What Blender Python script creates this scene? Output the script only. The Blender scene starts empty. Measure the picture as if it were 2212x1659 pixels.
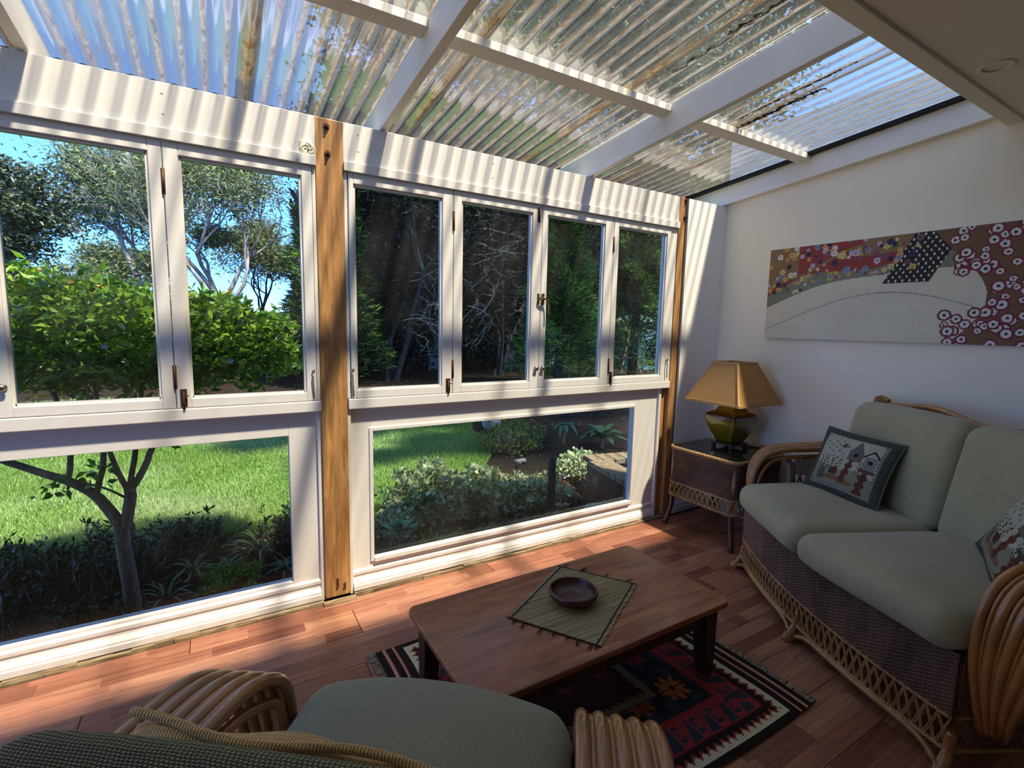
import bpy, bmesh, math, random
import numpy as np
from mathutils import Vector, Matrix
sc = bpy.context.scene
COL = sc.collection
random.seed(7)
PI = math.pi

# ------------------------------------------------------------------ camera
cam = bpy.data.cameras.new('camera'); co = bpy.data.objects.new('camera', cam); COL.objects.link(co)
RT = Vector((0.85827096, -0.51519201, 0.02114303)); DN = Vector((-0.04290654, -0.11232304, -0.99276312)); FW = Vector((0.51383848, 0.85115259, -0.11821318))
co.matrix_world = Matrix(((RT.x, -DN.x, -FW.x, 0), (RT.y, -DN.y, -FW.y, -2.3), (RT.z, -DN.z, -FW.z, 1.3), (0, 0, 0, 1)))
cam.sensor_width = 36; cam.lens = 36 * 1071.5 / 2212; cam.clip_start = .02; cam.clip_end = 400
sc.camera = co
# ------------------------------------------------------------------ sky, sun, exposure
SUN = Vector((.22, -.48, 1.0)).normalized()
w = bpy.data.worlds.new('World'); sc.world = w; w.use_nodes = True
nt = w.node_tree; sky = nt.nodes.new('ShaderNodeTexSky'); sky.sky_type = 'NISHITA'; sky.sun_disc = False
sky.sun_elevation = math.asin(SUN.z); sky.sun_rotation = math.atan2(SUN.x, SUN.y); sky.ozone_density = 4.0; sky.dust_density = .0; sky.air_density = .45; sky.altitude = 2500
bg = nt.nodes['Background']; _tc = nt.nodes.new('ShaderNodeTexCoord'); _sp = nt.nodes.new('ShaderNodeSeparateXYZ'); nt.links.new(_tc.outputs['Generated'], _sp.inputs[0])
_rp = nt.nodes.new('ShaderNodeValToRGB'); _e = _rp.color_ramp.elements; _e[0].position = 0; _e[0].color = (.24, .40, .72, 1); _e[1].position = 1; _e[1].color = (1, 1, 1, 1)
for _p, _c in ((.14, (.36, .55, .88, 1)), (.30, (.62, .78, .97, 1)), (.62, (1, .98, .96, 1))): _k = _e.new(_p); _k.color = _c
nt.links.new(_sp.outputs[2], _rp.inputs[0]); _mx = nt.nodes.new('ShaderNodeMix'); _mx.data_type = 'RGBA'; _mx.blend_type = 'MULTIPLY'; _mx.inputs['Factor'].default_value = 1
nt.links.new(sky.outputs[0], _mx.inputs[6]); nt.links.new(_rp.outputs[0], _mx.inputs[7]); nt.links.new(_mx.outputs[2], bg.inputs[0]); bg.inputs[1].default_value = .33
sl = bpy.data.lights.new('sun', 'SUN'); sl.energy = 3.3; sl.angle = math.radians(3.0); sl.color = (1, .94, .84)
so = bpy.data.objects.new('sun', sl); COL.objects.link(so); so.rotation_euler = SUN.to_track_quat('Z', 'Y').to_euler(); so.location = (3, -5, 12)
vs = sc.view_settings; vs.view_transform = 'Standard'; vs.look = 'None'; vs.gamma = 1; vs.use_curve_mapping = False; vs.exposure = 1.98
sc.cycles.max_bounces = 10; sc.cycles.transparent_max_bounces = 16; sc.cycles.caustics_reflective = False; sc.cycles.caustics_refractive = False
sc.cycles.sample_clamp_indirect = 6

# ------------------------------------------------------------------ node helper
def srgb(h):
    c = [int(h[i:i + 2], 16) / 255 for i in (0, 2, 4)]
    return tuple((x / 12.92 if x <= .04045 else ((x + .055) / 1.055) ** 2.4) for x in c) + (1,)
class NM:
    def __init__(s, name, rough=.5, spec=.5, col=(.8, .8, .8, 1)):
        s.m = bpy.data.materials.new(name); s.m.use_nodes = True; s.t = s.m.node_tree
        s.b = s.t.nodes['Principled BSDF']; s.out = s.t.nodes['Material Output']
        s.b.inputs['Roughness'].default_value = rough; s.b.inputs['Specular IOR Level'].default_value = spec; s.b.inputs['Base Color'].default_value = col
        s._c = None
    def n(s, typ, **kw):
        x = s.t.nodes.new(typ)
        for k, v in kw.items():
            if k.startswith('_'): setattr(x, k[1:], v)
            else: x.inputs[k.replace('_', ' ')].default_value = v
        return x
    def l(s, a, b): s.t.links.new(a, b); return s
    def co(s, kind='Object', scale=(1, 1, 1), rot=(0, 0, 0)):
        tc = s.n('ShaderNodeTexCoord'); mp = s.n('ShaderNodeMapping'); mp.inputs['Scale'].default_value = scale; mp.inputs['Rotation'].default_value = rot
        s.l(tc.outputs[kind], mp.inputs[0]); return mp.outputs[0]
    def noise(s, vec, scale=5, detail=4, rough=.5, dist=0):
        x = s.n('ShaderNodeTexNoise', Scale=scale, Detail=detail, Roughness=rough, Distortion=dist); s.l(vec, x.inputs['Vector']); return x.outputs['Fac']
    def ramp(s, fac, stops, interp='LINEAR'):
        r = s.n('ShaderNodeValToRGB'); r.color_ramp.interpolation = interp; e = r.color_ramp.elements
        while len(e) < len(stops): e.new(.5)
        for i, (p, c) in enumerate(stops): e[i].position = p; e[i].color = c if not isinstance(c, str) else srgb(c)
        s.l(fac, r.inputs[0]); return r.outputs[0]
    def mix(s, f, a, b, blend='MIX'):
        x = s.n('ShaderNodeMix', _data_type='RGBA', _blend_type=blend)
        for sock, v in ((x.inputs['Factor'], f), (x.inputs['A'] if False else x.inputs[6], a), (x.inputs[7], b)):
            if hasattr(v, 'links') or isinstance(v, bpy.types.NodeSocket): s.l(v, sock)
            elif isinstance(v, str): sock.default_value = srgb(v)
            else: sock.default_value = v
        return x.outputs[2]
    def math(s, op, a, b=0.0, c=None):
        x = s.n('ShaderNodeMath', _operation=op)
        for i, v in enumerate((a, b) if c is None else (a, b, c)):
            if isinstance(v, bpy.types.NodeSocket): s.l(v, x.inputs[i])
            else: x.inputs[i].default_value = v
        return x.outputs[0]
    def bump(s, h, strength=.3, dist=.01):
        b = s.n('ShaderNodeBump', Strength=strength, Distance=dist); s.l(h, b.inputs['Height']); s.l(b.outputs[0], s.b.inputs['Normal']); return s
    def color(s, c): s.l(c, s.b.inputs['Base Color']); return s
def plain(name, hexc, rough=.5, spec=.5, metal=0, var=.12, scale=8, bump=0, bs=60):
    m = NM(name, rough, spec); v = m.co(); f = m.noise(v, scale, 4)
    c = srgb(hexc); lo = tuple(x * (1 - var) for x in c[:3]) + (1,); hi = tuple(min(1, x * (1 + var)) for x in c[:3]) + (1,)
    m.color(m.ramp(f, [(.3, lo), (.7, hi)])); m.b.inputs['Metallic'].default_value = metal
    if bump: m.bump(m.noise(v, bs, 3), bump, .004)
    return m.m
def woodm(name, dark, mid, light, scale=(1, 1, 1), rough=.4, grain=14, bump=.15, spec=.5, coat=0):
    m = NM(name, rough, spec); v = m.co(scale=scale)
    a = m.noise(v, grain, 6, .6, .6); b = m.noise(v, grain * .25, 3, .5, 1.2)
    c = m.ramp(a, [(.3, dark), (.5, mid), (.72, light)]); c2 = m.mix(m.ramp(b, [(.35, (0, 0, 0, 1)), (.65, (1, 1, 1, 1))]), c, mid, 'MIX')
    c3 = m.mix(.5, c, c2); m.color(c3); m.bump(a, bump, .002)
    if coat: m.b.inputs['Coat Weight'].default_value = coat; m.b.inputs['Coat Roughness'].default_value = .12
    return m.m
def leafm(name, stops, rough=.4, trans=.35, spec=.5):
    """leaf: colour by a random per-leaf attribute, thin translucent"""
    m = NM(name, rough, spec); a = m.n('ShaderNodeAttribute', _attribute_name='rnd')
    c = m.ramp(a.outputs['Fac'], stops); m.color(c)
    tr = m.n('ShaderNodeBsdfTranslucent'); m.l(m.mix(1.0, c, (1, 1, .5, 1), 'MULTIPLY'), tr.inputs[0])
    mx = m.n('ShaderNodeMixShader'); mx.inputs[0].default_value = trans
    m.l(m.b.outputs[0], mx.inputs[1]); m.l(tr.outputs[0], mx.inputs[2]); m.l(mx.outputs[0], m.out.inputs[0]); return m.m

M = {}
def white(name, hexc='dfdcd6', rough=.38, vgrain=False):
    m = NM(name, rough); v = m.co(); f = m.noise(v, 3, 5, .6); g = m.noise(m.co(scale=(60, 60, 4) if vgrain else (4, 60, 60)), 1.5, 3)
    c = srgb(hexc); m.color(m.ramp(f, [(.3, tuple(x * .95 for x in c[:3]) + (1,)), (.7, c)])); m.bump(g, .12, .002); return m.m
M['paint'] = white('white_gloss_paint'); M['wall'] = plain('wall_paint', 'f7ead0', .75, .3, var=.03, scale=1.3, bump=.08, bs=40)
M['wallw'] = plain('wall_paint_white', 'f2efe8', .6, .3, var=.03, scale=1.5, bump=.05)
M['ceil'] = plain('ceiling_paint', 'e2dccb', .8, .2, var=.03, scale=2)
M['rafter'] = plain('rafter_paint', 'ece7da', .5, .4, var=.05, scale=5)
# corrugated sheet: clear plastic with dirt in the valleys
def sheetm(seed):
    m = NM('corrugated_sheet_%d' % seed, .25, .5)
    tc = m.n('ShaderNodeTexCoord'); sp = m.n('ShaderNodeSeparateXYZ'); m.l(tc.outputs['Object'], sp.inputs[0])
    ph = m.math('MULTIPLY', sp.outputs[0], 2 * PI / .0734); val = m.math('ADD', m.math('MULTIPLY', m.math('COSINE', ph), -.5), .5)  # 1 in valley
    def mapped(sx, sy): mp = m.n('ShaderNodeMapping'); mp.inputs['Scale'].default_value = (sx, sy, 1); mp.inputs['Location'].default_value = (seed * 3.1, seed * 1.7, 0); m.l(tc.outputs['Object'], mp.inputs[0]); return mp.outputs[0]
    n1 = m.noise(mapped(14, 1.6), 2.2, 6, .65, .8); n2 = m.noise(mapped(9, 3), 3.0, 5, .7, 1.5)
    # optical path through the film grows as the sheet is seen more edge-on
    lw = m.n('ShaderNodeLayerWeight', Blend=.5); cosv = m.math('MAXIMUM', m.math('SUBTRACT', 1.0, lw.outputs['Facing']), .12); inv = m.math('DIVIDE', 1.0, cosv)
    crest = m.math('POWER', m.math('SUBTRACT', 1.0, val), 5.0)
    hz = m.math('MULTIPLY', m.math('ADD', m.math('MULTIPLY', n1, .30), .05), m.math('SUBTRACT', 1.0, m.math('MULTIPLY', crest, .8)))
    haze = m.math('SUBTRACT', 1.0, m.math('POWER', 2.718, m.math('MULTIPLY', m.math('MULTIPLY', hz, inv), -1.0)))
    T = m.math('POWER', .885, m.math('POWER', inv, 1.7))
    tcol = m.mix(1.0, (1.0, .95, .82, 1), (1, 1, 1, 1), 'MULTIPLY'); vm = m.n('ShaderNodeVectorMath', _operation='SCALE'); m.l(tcol, vm.inputs[0]); m.l(T, vm.inputs['Scale'])
    tr = m.n('ShaderNodeBsdfTransparent'); m.l(vm.outputs[0], tr.inputs[0])
    line = m.math('MULTIPLY', m.math('POWER', val, 12.0), m.math('ADD', m.math('MULTIPLY', n1, 1.0), .12))
    lap = m.math('MULTIPLY', m.math('LESS_THAN', sp.outputs[0], .068), m.math('GREATER_THAN', sp.outputs[0], .004))
    sm0 = m.n('ShaderNodeMapRange', **{'From_Min': .46, 'From_Max': .56}); m.l(m.noise(mapped(3, 1.4), 1.5, 6, .6, .6), sm0.inputs[0])
    stain = m.math('MULTIPLY', m.math('MULTIPLY', lap, sm0.outputs[0]), m.math('POWER', val, .8))
    blot = m.n('ShaderNodeMapRange', **{'From_Min': .66, 'From_Max': .74}); m.l(m.noise(mapped(14, 1.6), .9, 5, .6, .3), blot.inputs[0])
    spk = m.n('ShaderNodeTexVoronoi', Scale=42.0); m.l(tc.outputs['Object'], spk.inputs['Vector'])
    sm = m.n('ShaderNodeMapRange', **{'From_Min': .10, 'From_Max': .05}); m.l(spk.outputs['Distance'], sm.inputs[0])
    gl = m.n('ShaderNodeBsdfGlossy', Roughness=.12); fr = m.n('ShaderNodeFresnel', IOR=1.45)
    m1 = m.n('ShaderNodeMixShader'); m.l(m.math('MULTIPLY', fr.outputs[0], .35), m1.inputs[0]); m.l(tr.outputs[0], m1.inputs[1]); m.l(gl.outputs[0], m1.inputs[2])
    def scat(col, k):
        tl = m.n('ShaderNodeBsdfTranslucent'); df = m.n('ShaderNodeBsdfDiffuse')
        for q in (tl, df):
            if isinstance(col, tuple): q.inputs[0].default_value = col
            else: m.l(col, q.inputs[0])
        x = m.n('ShaderNodeMixShader'); x.inputs[0].default_value = k; m.l(tl.outputs[0], x.inputs[1]); m.l(df.outputs[0], x.inputs[2]); return x.outputs[0]
    m2 = m.n('ShaderNodeMixShader'); m.l(haze, m2.inputs[0]); m.l(m1.outputs[0], m2.inputs[1]); m.l(scat((.20, .195, .17, 1), .4), m2.inputs[2])
    dirt = m.ramp(n2, [(.32, '5a3a1c'), (.45, 'a8804c'), (.58, 'cdb893'), (.75, 'c9c0a6')])
    fac = m.math('MAXIMUM', m.math('MAXIMUM', m.math('MINIMUM', line, .75), m.math('MULTIPLY', stain, .92)), m.math('MAXIMUM', m.math('MULTIPLY', blot.outputs[0], .3), m.math('MULTIPLY', sm.outputs[0], .6)))
    m3 = m.n('ShaderNodeMixShader'); m.l(fac, m3.inputs[0]); m.l(m2.outputs[0], m3.inputs[1]); m.l(scat(m.mix(1.0, dirt, (.6, .6, .6, 1), 'MULTIPLY'), .45), m3.inputs[2]); m.l(m3.outputs[0], m.out.inputs[0])
    return m.m
def glassm(name, tint=(.9, .93, .92, 1), dust=.012, rough=.0):
    m = NM(name); tr = m.n('ShaderNodeBsdfTransparent'); tr.inputs[0].default_value = tint; gl = m.n('ShaderNodeBsdfGlossy', Roughness=rough)
    fr = m.n('ShaderNodeFresnel', IOR=1.25); m1 = m.n('ShaderNodeMixShader'); m.l(fr.outputs[0], m1.inputs[0]); m.l(tr.outputs[0], m1.inputs[1]); m.l(gl.outputs[0], m1.inputs[2])
    df = m.n('ShaderNodeBsdfDiffuse'); f = m.n('ShaderNodeMapRange', **{'From_Min': .45, 'From_Max': .8, 'To_Min': dust * .3, 'To_Max': dust * 3}); m.l(m.noise(m.co(), 1.6, 5, .6), f.inputs[0])
    m2 = m.n('ShaderNodeMixShader'); m.l(f.outputs[0], m2.inputs[0]); m.l(m1.outputs[0], m2.inputs[1]); m.l(df.outputs[0], m2.inputs[2]); m.l(m2.outputs[0], m.out.inputs[0]); return m.m
M['glass'] = glassm('window_glass')
M['post'] = woodm('oiled_pine', '7d5830', 'ab7c4a', 'd0a76c', (9, 9, .9), .45, 5, .2)
M['rough'] = woodm('rough_sawn_timber', '4a3a28', '8a7456', 'd5c4a0', (1.2, 9, 9), .8, 6, .5)
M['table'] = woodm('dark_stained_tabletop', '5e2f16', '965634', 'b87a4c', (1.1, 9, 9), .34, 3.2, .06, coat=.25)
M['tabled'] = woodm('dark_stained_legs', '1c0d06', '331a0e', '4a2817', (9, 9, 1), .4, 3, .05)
M['bowl'] = woodm('turned_dark_bowl', '2e140c', '4a2014', '683022', (3, 3, 12), .38, 3, .03, coat=.15)
def rattan(name, a, b, c, rough=.28, coat=.5):
    m = NM(name, rough); v = m.co(scale=(30, 4, 4)); f = m.noise(v, 2, 4, .6); g = m.noise(m.co(), 3.5, 2)
    m.color(m.mix(.5, m.ramp(f, [(.3, a), (.5, b), (.72, c)]), m.ramp(g, [(.35, a), (.6, c)]))); m.bump(f, .08, .002)
    m.b.inputs['Coat Weight'].default_value = coat; m.b.inputs['Coat Roughness'].default_value = .1; return m.m
M['rattan'] = rattan('polished_rattan', '6a3d18', '97602c', 'bd8446')
M['cane'] = rattan('natural_cane', '75512a', '9f7643', 'bf9866', .5, .1)
M['wicker'] = rattan('brown_wicker', '3f281d', '664535', '8a6650', .5, .15)
M['legd'] = rattan('wrapped_leg_cane', '27150c', '40261a', '5a3a28', .4, .3)
def fabric(name, hexc, scale=260, bump=.5, var=.12, dirx=False):
    m = NM(name, .95, .12); v = m.co(); c = srgb(hexc)
    wv = m.n('ShaderNodeTexWave', Scale=scale / 6.28 * 1.0, Distortion=1.5, Detail=2.0); wv.bands_direction = 'X'; m.l(v, wv.inputs[0])
    wz = m.n('ShaderNodeTexWave', Scale=scale / 6.28 * .6, Distortion=1.0, Detail=1.0); wz.bands_direction = 'Y'; m.l(v, wz.inputs[0])
    h = m.math('ADD', m.math('MULTIPLY', wv.outputs['Fac'], .6), m.math('MULTIPLY', wz.outputs['Fac'], .4))
    n = m.noise(v, 3.5, 5, .65)
    c1 = m.ramp(n, [(.3, tuple(x * (1 - var) for x in c[:3]) + (1,)), (.7, tuple(x * (1 + var) for x in c[:3]) + (1,))])
    c2 = m.mix(m.math('MULTIPLY', h, .55 if bump > .3 else .18), c1, tuple(x * 1.8 for x in c[:3]) + (1,)); m.color(c2); m.bump(h, bump, .0025)
    m.b.inputs['Sheen Weight'].default_value = .3; m.b.inputs['Sheen Roughness'].default_value = .5; return m.m
M['sage'] = fabric('sage_chenille', '9d9572', 900, .15)
M['sagef'] = fabric('sage_chenille_close', '8f8b6c', 700, .7)
M['mustard'] = fabric('mustard_rib', 'c49a5c', 420, .9)
def knit():
    m = NM('chunky_sage_knit', .95, .1); v = m.co('UV', (1, 1, 1))
    sp = m.n('ShaderNodeSeparateXYZ'); m.l(v, sp.inputs[0]); nn = m.math('MULTIPLY', m.noise(v, 18, 3), .006)
    U = m.math('ADD', sp.outputs[0], nn); V = m.math('ADD', sp.outputs[1], nn)
    row = m.math('FLOOR', m.math('DIVIDE', V, .0036)); off = m.math('MULTIPLY', m.math('MODULO', row, 2.0), .0026)
    fu = m.math('ABSOLUTE', m.math('SINE', m.math('MULTIPLY', m.math('ADD', U, off), PI / .0052))); fv = m.math('ABSOLUTE', m.math('SINE', m.math('MULTIPLY', V, PI / .0036)))
    h = m.math('POWER', m.math('MULTIPLY', fu, fv), .6)
    c = m.ramp(h, [(0, '3a382a'), (.35, '757258'), (1, 'aaa584')]); m.color(c); m.bump(h, 1.0, .004); return m.m
M['knit'] = knit()
M['shade'] = None
def shadem():
    m = NM('gold_linen_shade', .8, .2); v = m.co(scale=(60, 60, 500)); f = m.noise(v, 1.2, 4, .6)
    c = m.ramp(f, [(.3, 'd2a868'), (.7, 'f0cc8e')]); m.color(c); tr = m.n('ShaderNodeBsdfTranslucent'); m.l(c, tr.inputs[0]); mx = m.n('ShaderNodeMixShader'); mx.inputs[0].default_value = .6
    m.l(m.b.outputs[0], mx.inputs[1]); m.l(tr.outputs[0], mx.inputs[2]); m.l(mx.outputs[0], m.out.inputs[0]); m.bump(f, .2, .002); return m.m
M['shade'] = shadem(); M['trimg'] = plain('gold_shade_binding', 'bd9256', .6, .3, var=.1)
def glazem():
    m = NM('olive_glaze', .12, .6); sp = m.n('ShaderNodeSeparateXYZ'); tc = m.n('ShaderNodeTexCoord'); m.l(tc.outputs['Object'], sp.inputs[0])
    z = m.math('ADD', sp.outputs[2], m.math('MULTIPLY', m.noise(m.co(), 25, 4), .02))
    c = m.ramp(z, [(0, '3f3a0c'), (.10, '6b5f12'), (.195, '7a6a18'), (.212, '2c1a10'), (.232, '2c1a10'), (.245, '7a6416'), (.3, '86701c')])
    m.color(c); m.b.inputs['Coat Weight'].default_value = 1; m.b.inputs['Coat Roughness'].default_value = .05
    m.bump(m.noise(m.co(scale=(60, 60, 8)), 1.5, 3), .15, .003); return m.m
M['glaze'] = glazem(); M['rosew'] = plain('rosewood_stand', '341513', .3, .5, var=.2)
M['blackgl'] = NM('smoked_glass_top', .04, .6, (.012, .013, .012, 1)).m
M['black'] = plain('black_rubber', '121212', .6, .3); M['cord'] = plain('dark_cord', '15110f', .5, .3)
M['brass'] = plain('aged_brass', '8a7650', .35, .5, metal=1, var=.3, scale=40); M['rust'] = plain('rusty_steel', '5a4034', .6, .4, metal=.6, var=.35, scale=40)
M['steel'] = plain('dull_steel', '9a958a', .35, .5, metal=1, var=.2, scale=30)
M['plastic'] = plain('cream_plastic', 'e6dfc6', .4, .5, var=.03)
M['ledg'] = plain('downlight_trim', 'd8d2bb', .4, .5, var=.03); M['lens'] = plain('downlight_reflector', '8d8872', .25, .5, metal=.4)
def vcol(name, rough=.9, bump=.3, scale=900, spec=.15):
    m = NM(name, rough, spec); a = m.n('ShaderNodeAttribute', _attribute_name='Col'); n = m.noise(m.co(), 60, 3)
    m.color(m.mix(m.math('MULTIPLY', n, .35), a.outputs['Color'], m.mix(1.0, a.outputs['Color'], (.55, .55, .55, 1), 'MULTIPLY')))
    wv = m.n('ShaderNodeTexWave', Scale=scale / 6.28); m.l(m.co(), wv.inputs[0]); m.bump(wv.outputs['Fac'], bump, .002); return m.m
M['kilim'] = vcol('kilim_wool', .95, .5, 1400); M['print'] = vcol('tapestry_weave', .95, .4, 2200); M['canvas'] = vcol('painted_canvas', .6, .02, 2500, .3)
M['fringe'] = plain('wool_fringe', 'a89d80', .95, .1, var=.2, scale=60)
def matm():
    m = NM('split_reed', .75, .3); v = m.co(scale=(2, 160, 2)); f = m.noise(v, 1.6, 3, .6); m.color(m.ramp(f, [(.3, '56472f'), (.5, '9c8960'), (.7, 'c2b088')])); m.bump(f, .4, .002); return m.m
M['reed'] = matm()
def floorm():
    m = NM('merbau_laminate', .42, .45)
    oi = m.n('ShaderNodeObjectInfo'); tc = m.n('ShaderNodeTexCoord'); sp = m.n('ShaderNodeSeparateXYZ'); m.l(tc.outputs['Object'], sp.inputs[0])
    rnd = m.math('MULTIPLY', oi.outputs['Random'], 37.0)
    strip = m.math('FLOOR', m.math('DIVIDE', sp.outputs[1], .0627))
    xo = m.math('ADD', m.math('ADD', sp.outputs[0], m.math('MULTIPLY', strip, .37)), rnd); cell = m.math('FLOOR', m.math('DIVIDE', xo, .34))
    cv = m.n('ShaderNodeCombineXYZ'); m.l(cell, cv.inputs[0]); m.l(strip, cv.inputs[1]); m.l(rnd, cv.inputs[2])
    wn = m.n('ShaderNodeTexWhiteNoise'); m.l(cv.outputs[0], wn.inputs['Vector'])
    cc = m.n('ShaderNodeCombineXYZ'); m.l(m.math('ADD', m.math('MULTIPLY', sp.outputs[0], 2.2), m.math('MULTIPLY', wn.outputs['Value'], 50.0)), cc.inputs[0]); m.l(m.math('MULTIPLY', sp.outputs[1], 34.0), cc.inputs[1]); m.l(rnd, cc.inputs[2])
    g = m.noise(cc.outputs[0], 1.6, 5, .62, .5)
    base = m.ramp(wn.outputs['Value'], [(0, '85503c'), (.35, 'a56b52'), (.7, 'b1775c'), (1, 'bd8768')])
    grain = m.ramp(g, [(.3, (.55, .5, .5, 1)), (.55, (.95, .95, .95, 1)), (.75, (1.15, 1.12, 1.1, 1))])
    m.color(m.mix(1.0, base, grain, 'MULTIPLY')); m.bump(g, .05, .002)
    rr = m.ramp(g, [(.3, (.5, .5, .5, 1)), (.7, (.36, .36, .36, 1))]); m.l(rr, m.b.inputs['Roughness']); return m.m
M['floor'] = floorm(); M['sub'] = plain('subfloor', '2a1510', .8)
# outdoors
M['mulch'] = None
def mulchm():
    m = NM('bark_mulch', .95, .1); v = m.co(); a = m.noise(m.co(scale=(1, 2.2, 1)), 26, 5, .7, .8); b = m.noise(v, 2.5, 4)
    m.color(m.mix(m.ramp(b, [(.4, (0, 0, 0, 1)), (.6, (1, 1, 1, 1))]), m.ramp(a, [(.35, '120c08'), (.55, '35261b'), (.7, '6b5440')]), m.ramp(a, [(.35, '16120c'), (.6, '3a3223'), (.75, '55492f')]))); m.bump(a, .8, .03); return m.m
M['mulch'] = mulchm()
def lawnm():
    m = NM('lawn_soil', .95, .1); v = m.co(); a = m.noise(v, 55, 4, .7); b = m.noise(v, 1.1, 5, .6)
    m.color(m.mix(m.ramp(b, [(.4, (0, 0, 0, 1)), (.62, (1, 1, 1, 1))]), m.ramp(a, [(.3, '44652a'), (.7, '6d8f40')]), m.ramp(a, [(.3, '44682e'), (.7, '7a9a58')]))); m.bump(a, .6, .02); return m.m
M['lawn'] = lawnm()
M['grass'] = leafm('grass_blade', [(0, '54752a'), (.4, '7d9a42'), (.75, '95aa66'), (1, 'b3b98e')], .5, .2, .3)
M['bark'] = woodm('smooth_grey_bark', '4a3b2c', '7a654d', 'a08a6c', (3, 3, 1.2), .85, 9, .5)
M['gum'] = woodm('gum_bark', '6e5a4a', 'a8978a', 'd2c8bb', (2, 2, .6), .8, 3, .3)
M['darkbark'] = woodm('dark_branch', '141210', '2c2823', '5f5951', (3, 3, 1), .9, 6, .4)
M['citrus'] = leafm('glossy_green_leaf', [(0, '2f5210'), (.35, '557f1a'), (.75, '88ac2c'), (.97, 'b4c850'), (1, 'cf9a28')], .3, .35)
M['gumleaf'] = leafm('gum_leaf', [(0, '3f4a2e'), (.4, '6f7a4c'), (.8, '97a070'), (1, 'b9bd98')], .5, .3)
M['oakleaf'] = leafm('holm_leaf', [(0, '23281a'), (.45, '474f33'), (.85, '7a8260'), (1, 'a9b092')], .35, .2)
M['firleaf'] = leafm('conifer_spray', [(0, '0f160a'), (.45, '22340f'), (.75, '4f6e1e'), (1, '8bab3a')], .6, .25, .3)
M['paperleaf'] = leafm('shaded_paperbark_leaf', [(0, '0b0e08'), (.5, '1a2014'), (.85, '343c28'), (1, '5c6350')], .6, .15, .3)  # canopy shade is put into these near-black leaf greens
M['plect'] = leafm('variegated_leaf', [(0, '5f6e42'), (.35, '97a573'), (.8, 'cdd3a8'), (1, 'eef0d2')], .55, .25, .3)
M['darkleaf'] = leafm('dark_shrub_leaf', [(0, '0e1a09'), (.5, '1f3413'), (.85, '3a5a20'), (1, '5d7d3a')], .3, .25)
M['redleaf'] = leafm('red_green_leaf', [(0, '2c3a10'), (.4, '6a7a24'), (.7, '8d8a38'), (.85, 'a5603f'), (1, 'd8a394')], .5, .3, .3)
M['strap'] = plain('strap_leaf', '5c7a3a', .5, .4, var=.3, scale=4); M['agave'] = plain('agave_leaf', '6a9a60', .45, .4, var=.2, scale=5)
M['agaved'] = plain('shaded_agave_leaf', '45683c', .5, .4, var=.2, scale=5)  # darker copy of the agave green, with shade put into the colour
M['twig'] = plain('dry_twig', '8b755a', .9, .1, var=.3, scale=20); M['brick'] = plain('weathered_brick', '5d3a2e', .9, .1, var=.35, scale=25, bump=.5)
M['cap'] = plain('cap_brick', '7c6a52', .9, .1, var=.35, scale=20, bump=.5); M['mortar'] = plain('mortar', '6d6658', .95, .1)
M['rock'] = plain('pale_rock', '8c8678', .9, .1, var=.25, scale=10, bump=.6, bs=12); M['stake'] = plain('dark_metal_post', '241d1b', .5, .4, metal=.3)
M['tank'] = plain('pale_green_tank', '5d7f74', .6, .3, var=.15); M['fence'] = plain('pale_fence_sheet', '8d9492', .6, .3, var=.15); M['fenced'] = plain('dark_fence_sheet', '1d2421', .7, .3, var=.2)
M['chip'] = plain('bark_chip', '7a5c44', .95, .1, var=.5, scale=9); M['pole'] = plain('weathered_pole', '8b7a60', .85, .2, var=.2); M['plank'] = plain('yellow_plank', 'b79a55', .8, .2)
M['bark2'] = plain('grey_twig', '8a8377', .9, .1, var=.4, scale=3); M['petal'] = plain('lilac_petal', 'cfc4e6', .6, .3, var=.1)

# ------------------------------------------------------------------ mesh helpers
def npmesh(name, V, F, m, attrs=None, smooth=False, uv=None):
    """F: (n,k) array of faces with equal size, or list of such arrays"""
    Fs = F if isinstance(F, list) else [F]; V = np.asarray(V, dtype=np.float32)
    me = bpy.data.meshes.new(name); me.vertices.add(len(V)); me.vertices.foreach_set('co', V.ravel())
    Fs = [np.asarray(f, dtype=np.int32) for f in Fs if len(f)]
    idx = np.concatenate([f.ravel() for f in Fs]); tot = np.concatenate([np.full(len(f), f.shape[1], np.int32) for f in Fs])
    me.loops.add(len(idx)); me.loops.foreach_set('vertex_index', idx); me.polygons.add(len(tot))
    me.polygons.foreach_set('loop_start', np.concatenate(([0], np.cumsum(tot)[:-1])).astype(np.int32)); me.polygons.foreach_set('loop_total', tot)
    if smooth: me.polygons.foreach_set('use_smooth', np.ones(len(tot), bool))
    me.update(calc_edges=True); me.validate(); me.materials.append(m)
    if attrs is not None:
        a = me.attributes.new('rnd', 'FLOAT', 'POINT'); a.data.foreach_set('value', np.asarray(attrs, np.float32))
    if uv is not None:
        ul = me.uv_layers.new(name='UVMap'); ul.data.foreach_set('uv', np.asarray(uv, np.float32)[idx].ravel())
    return me
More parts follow.
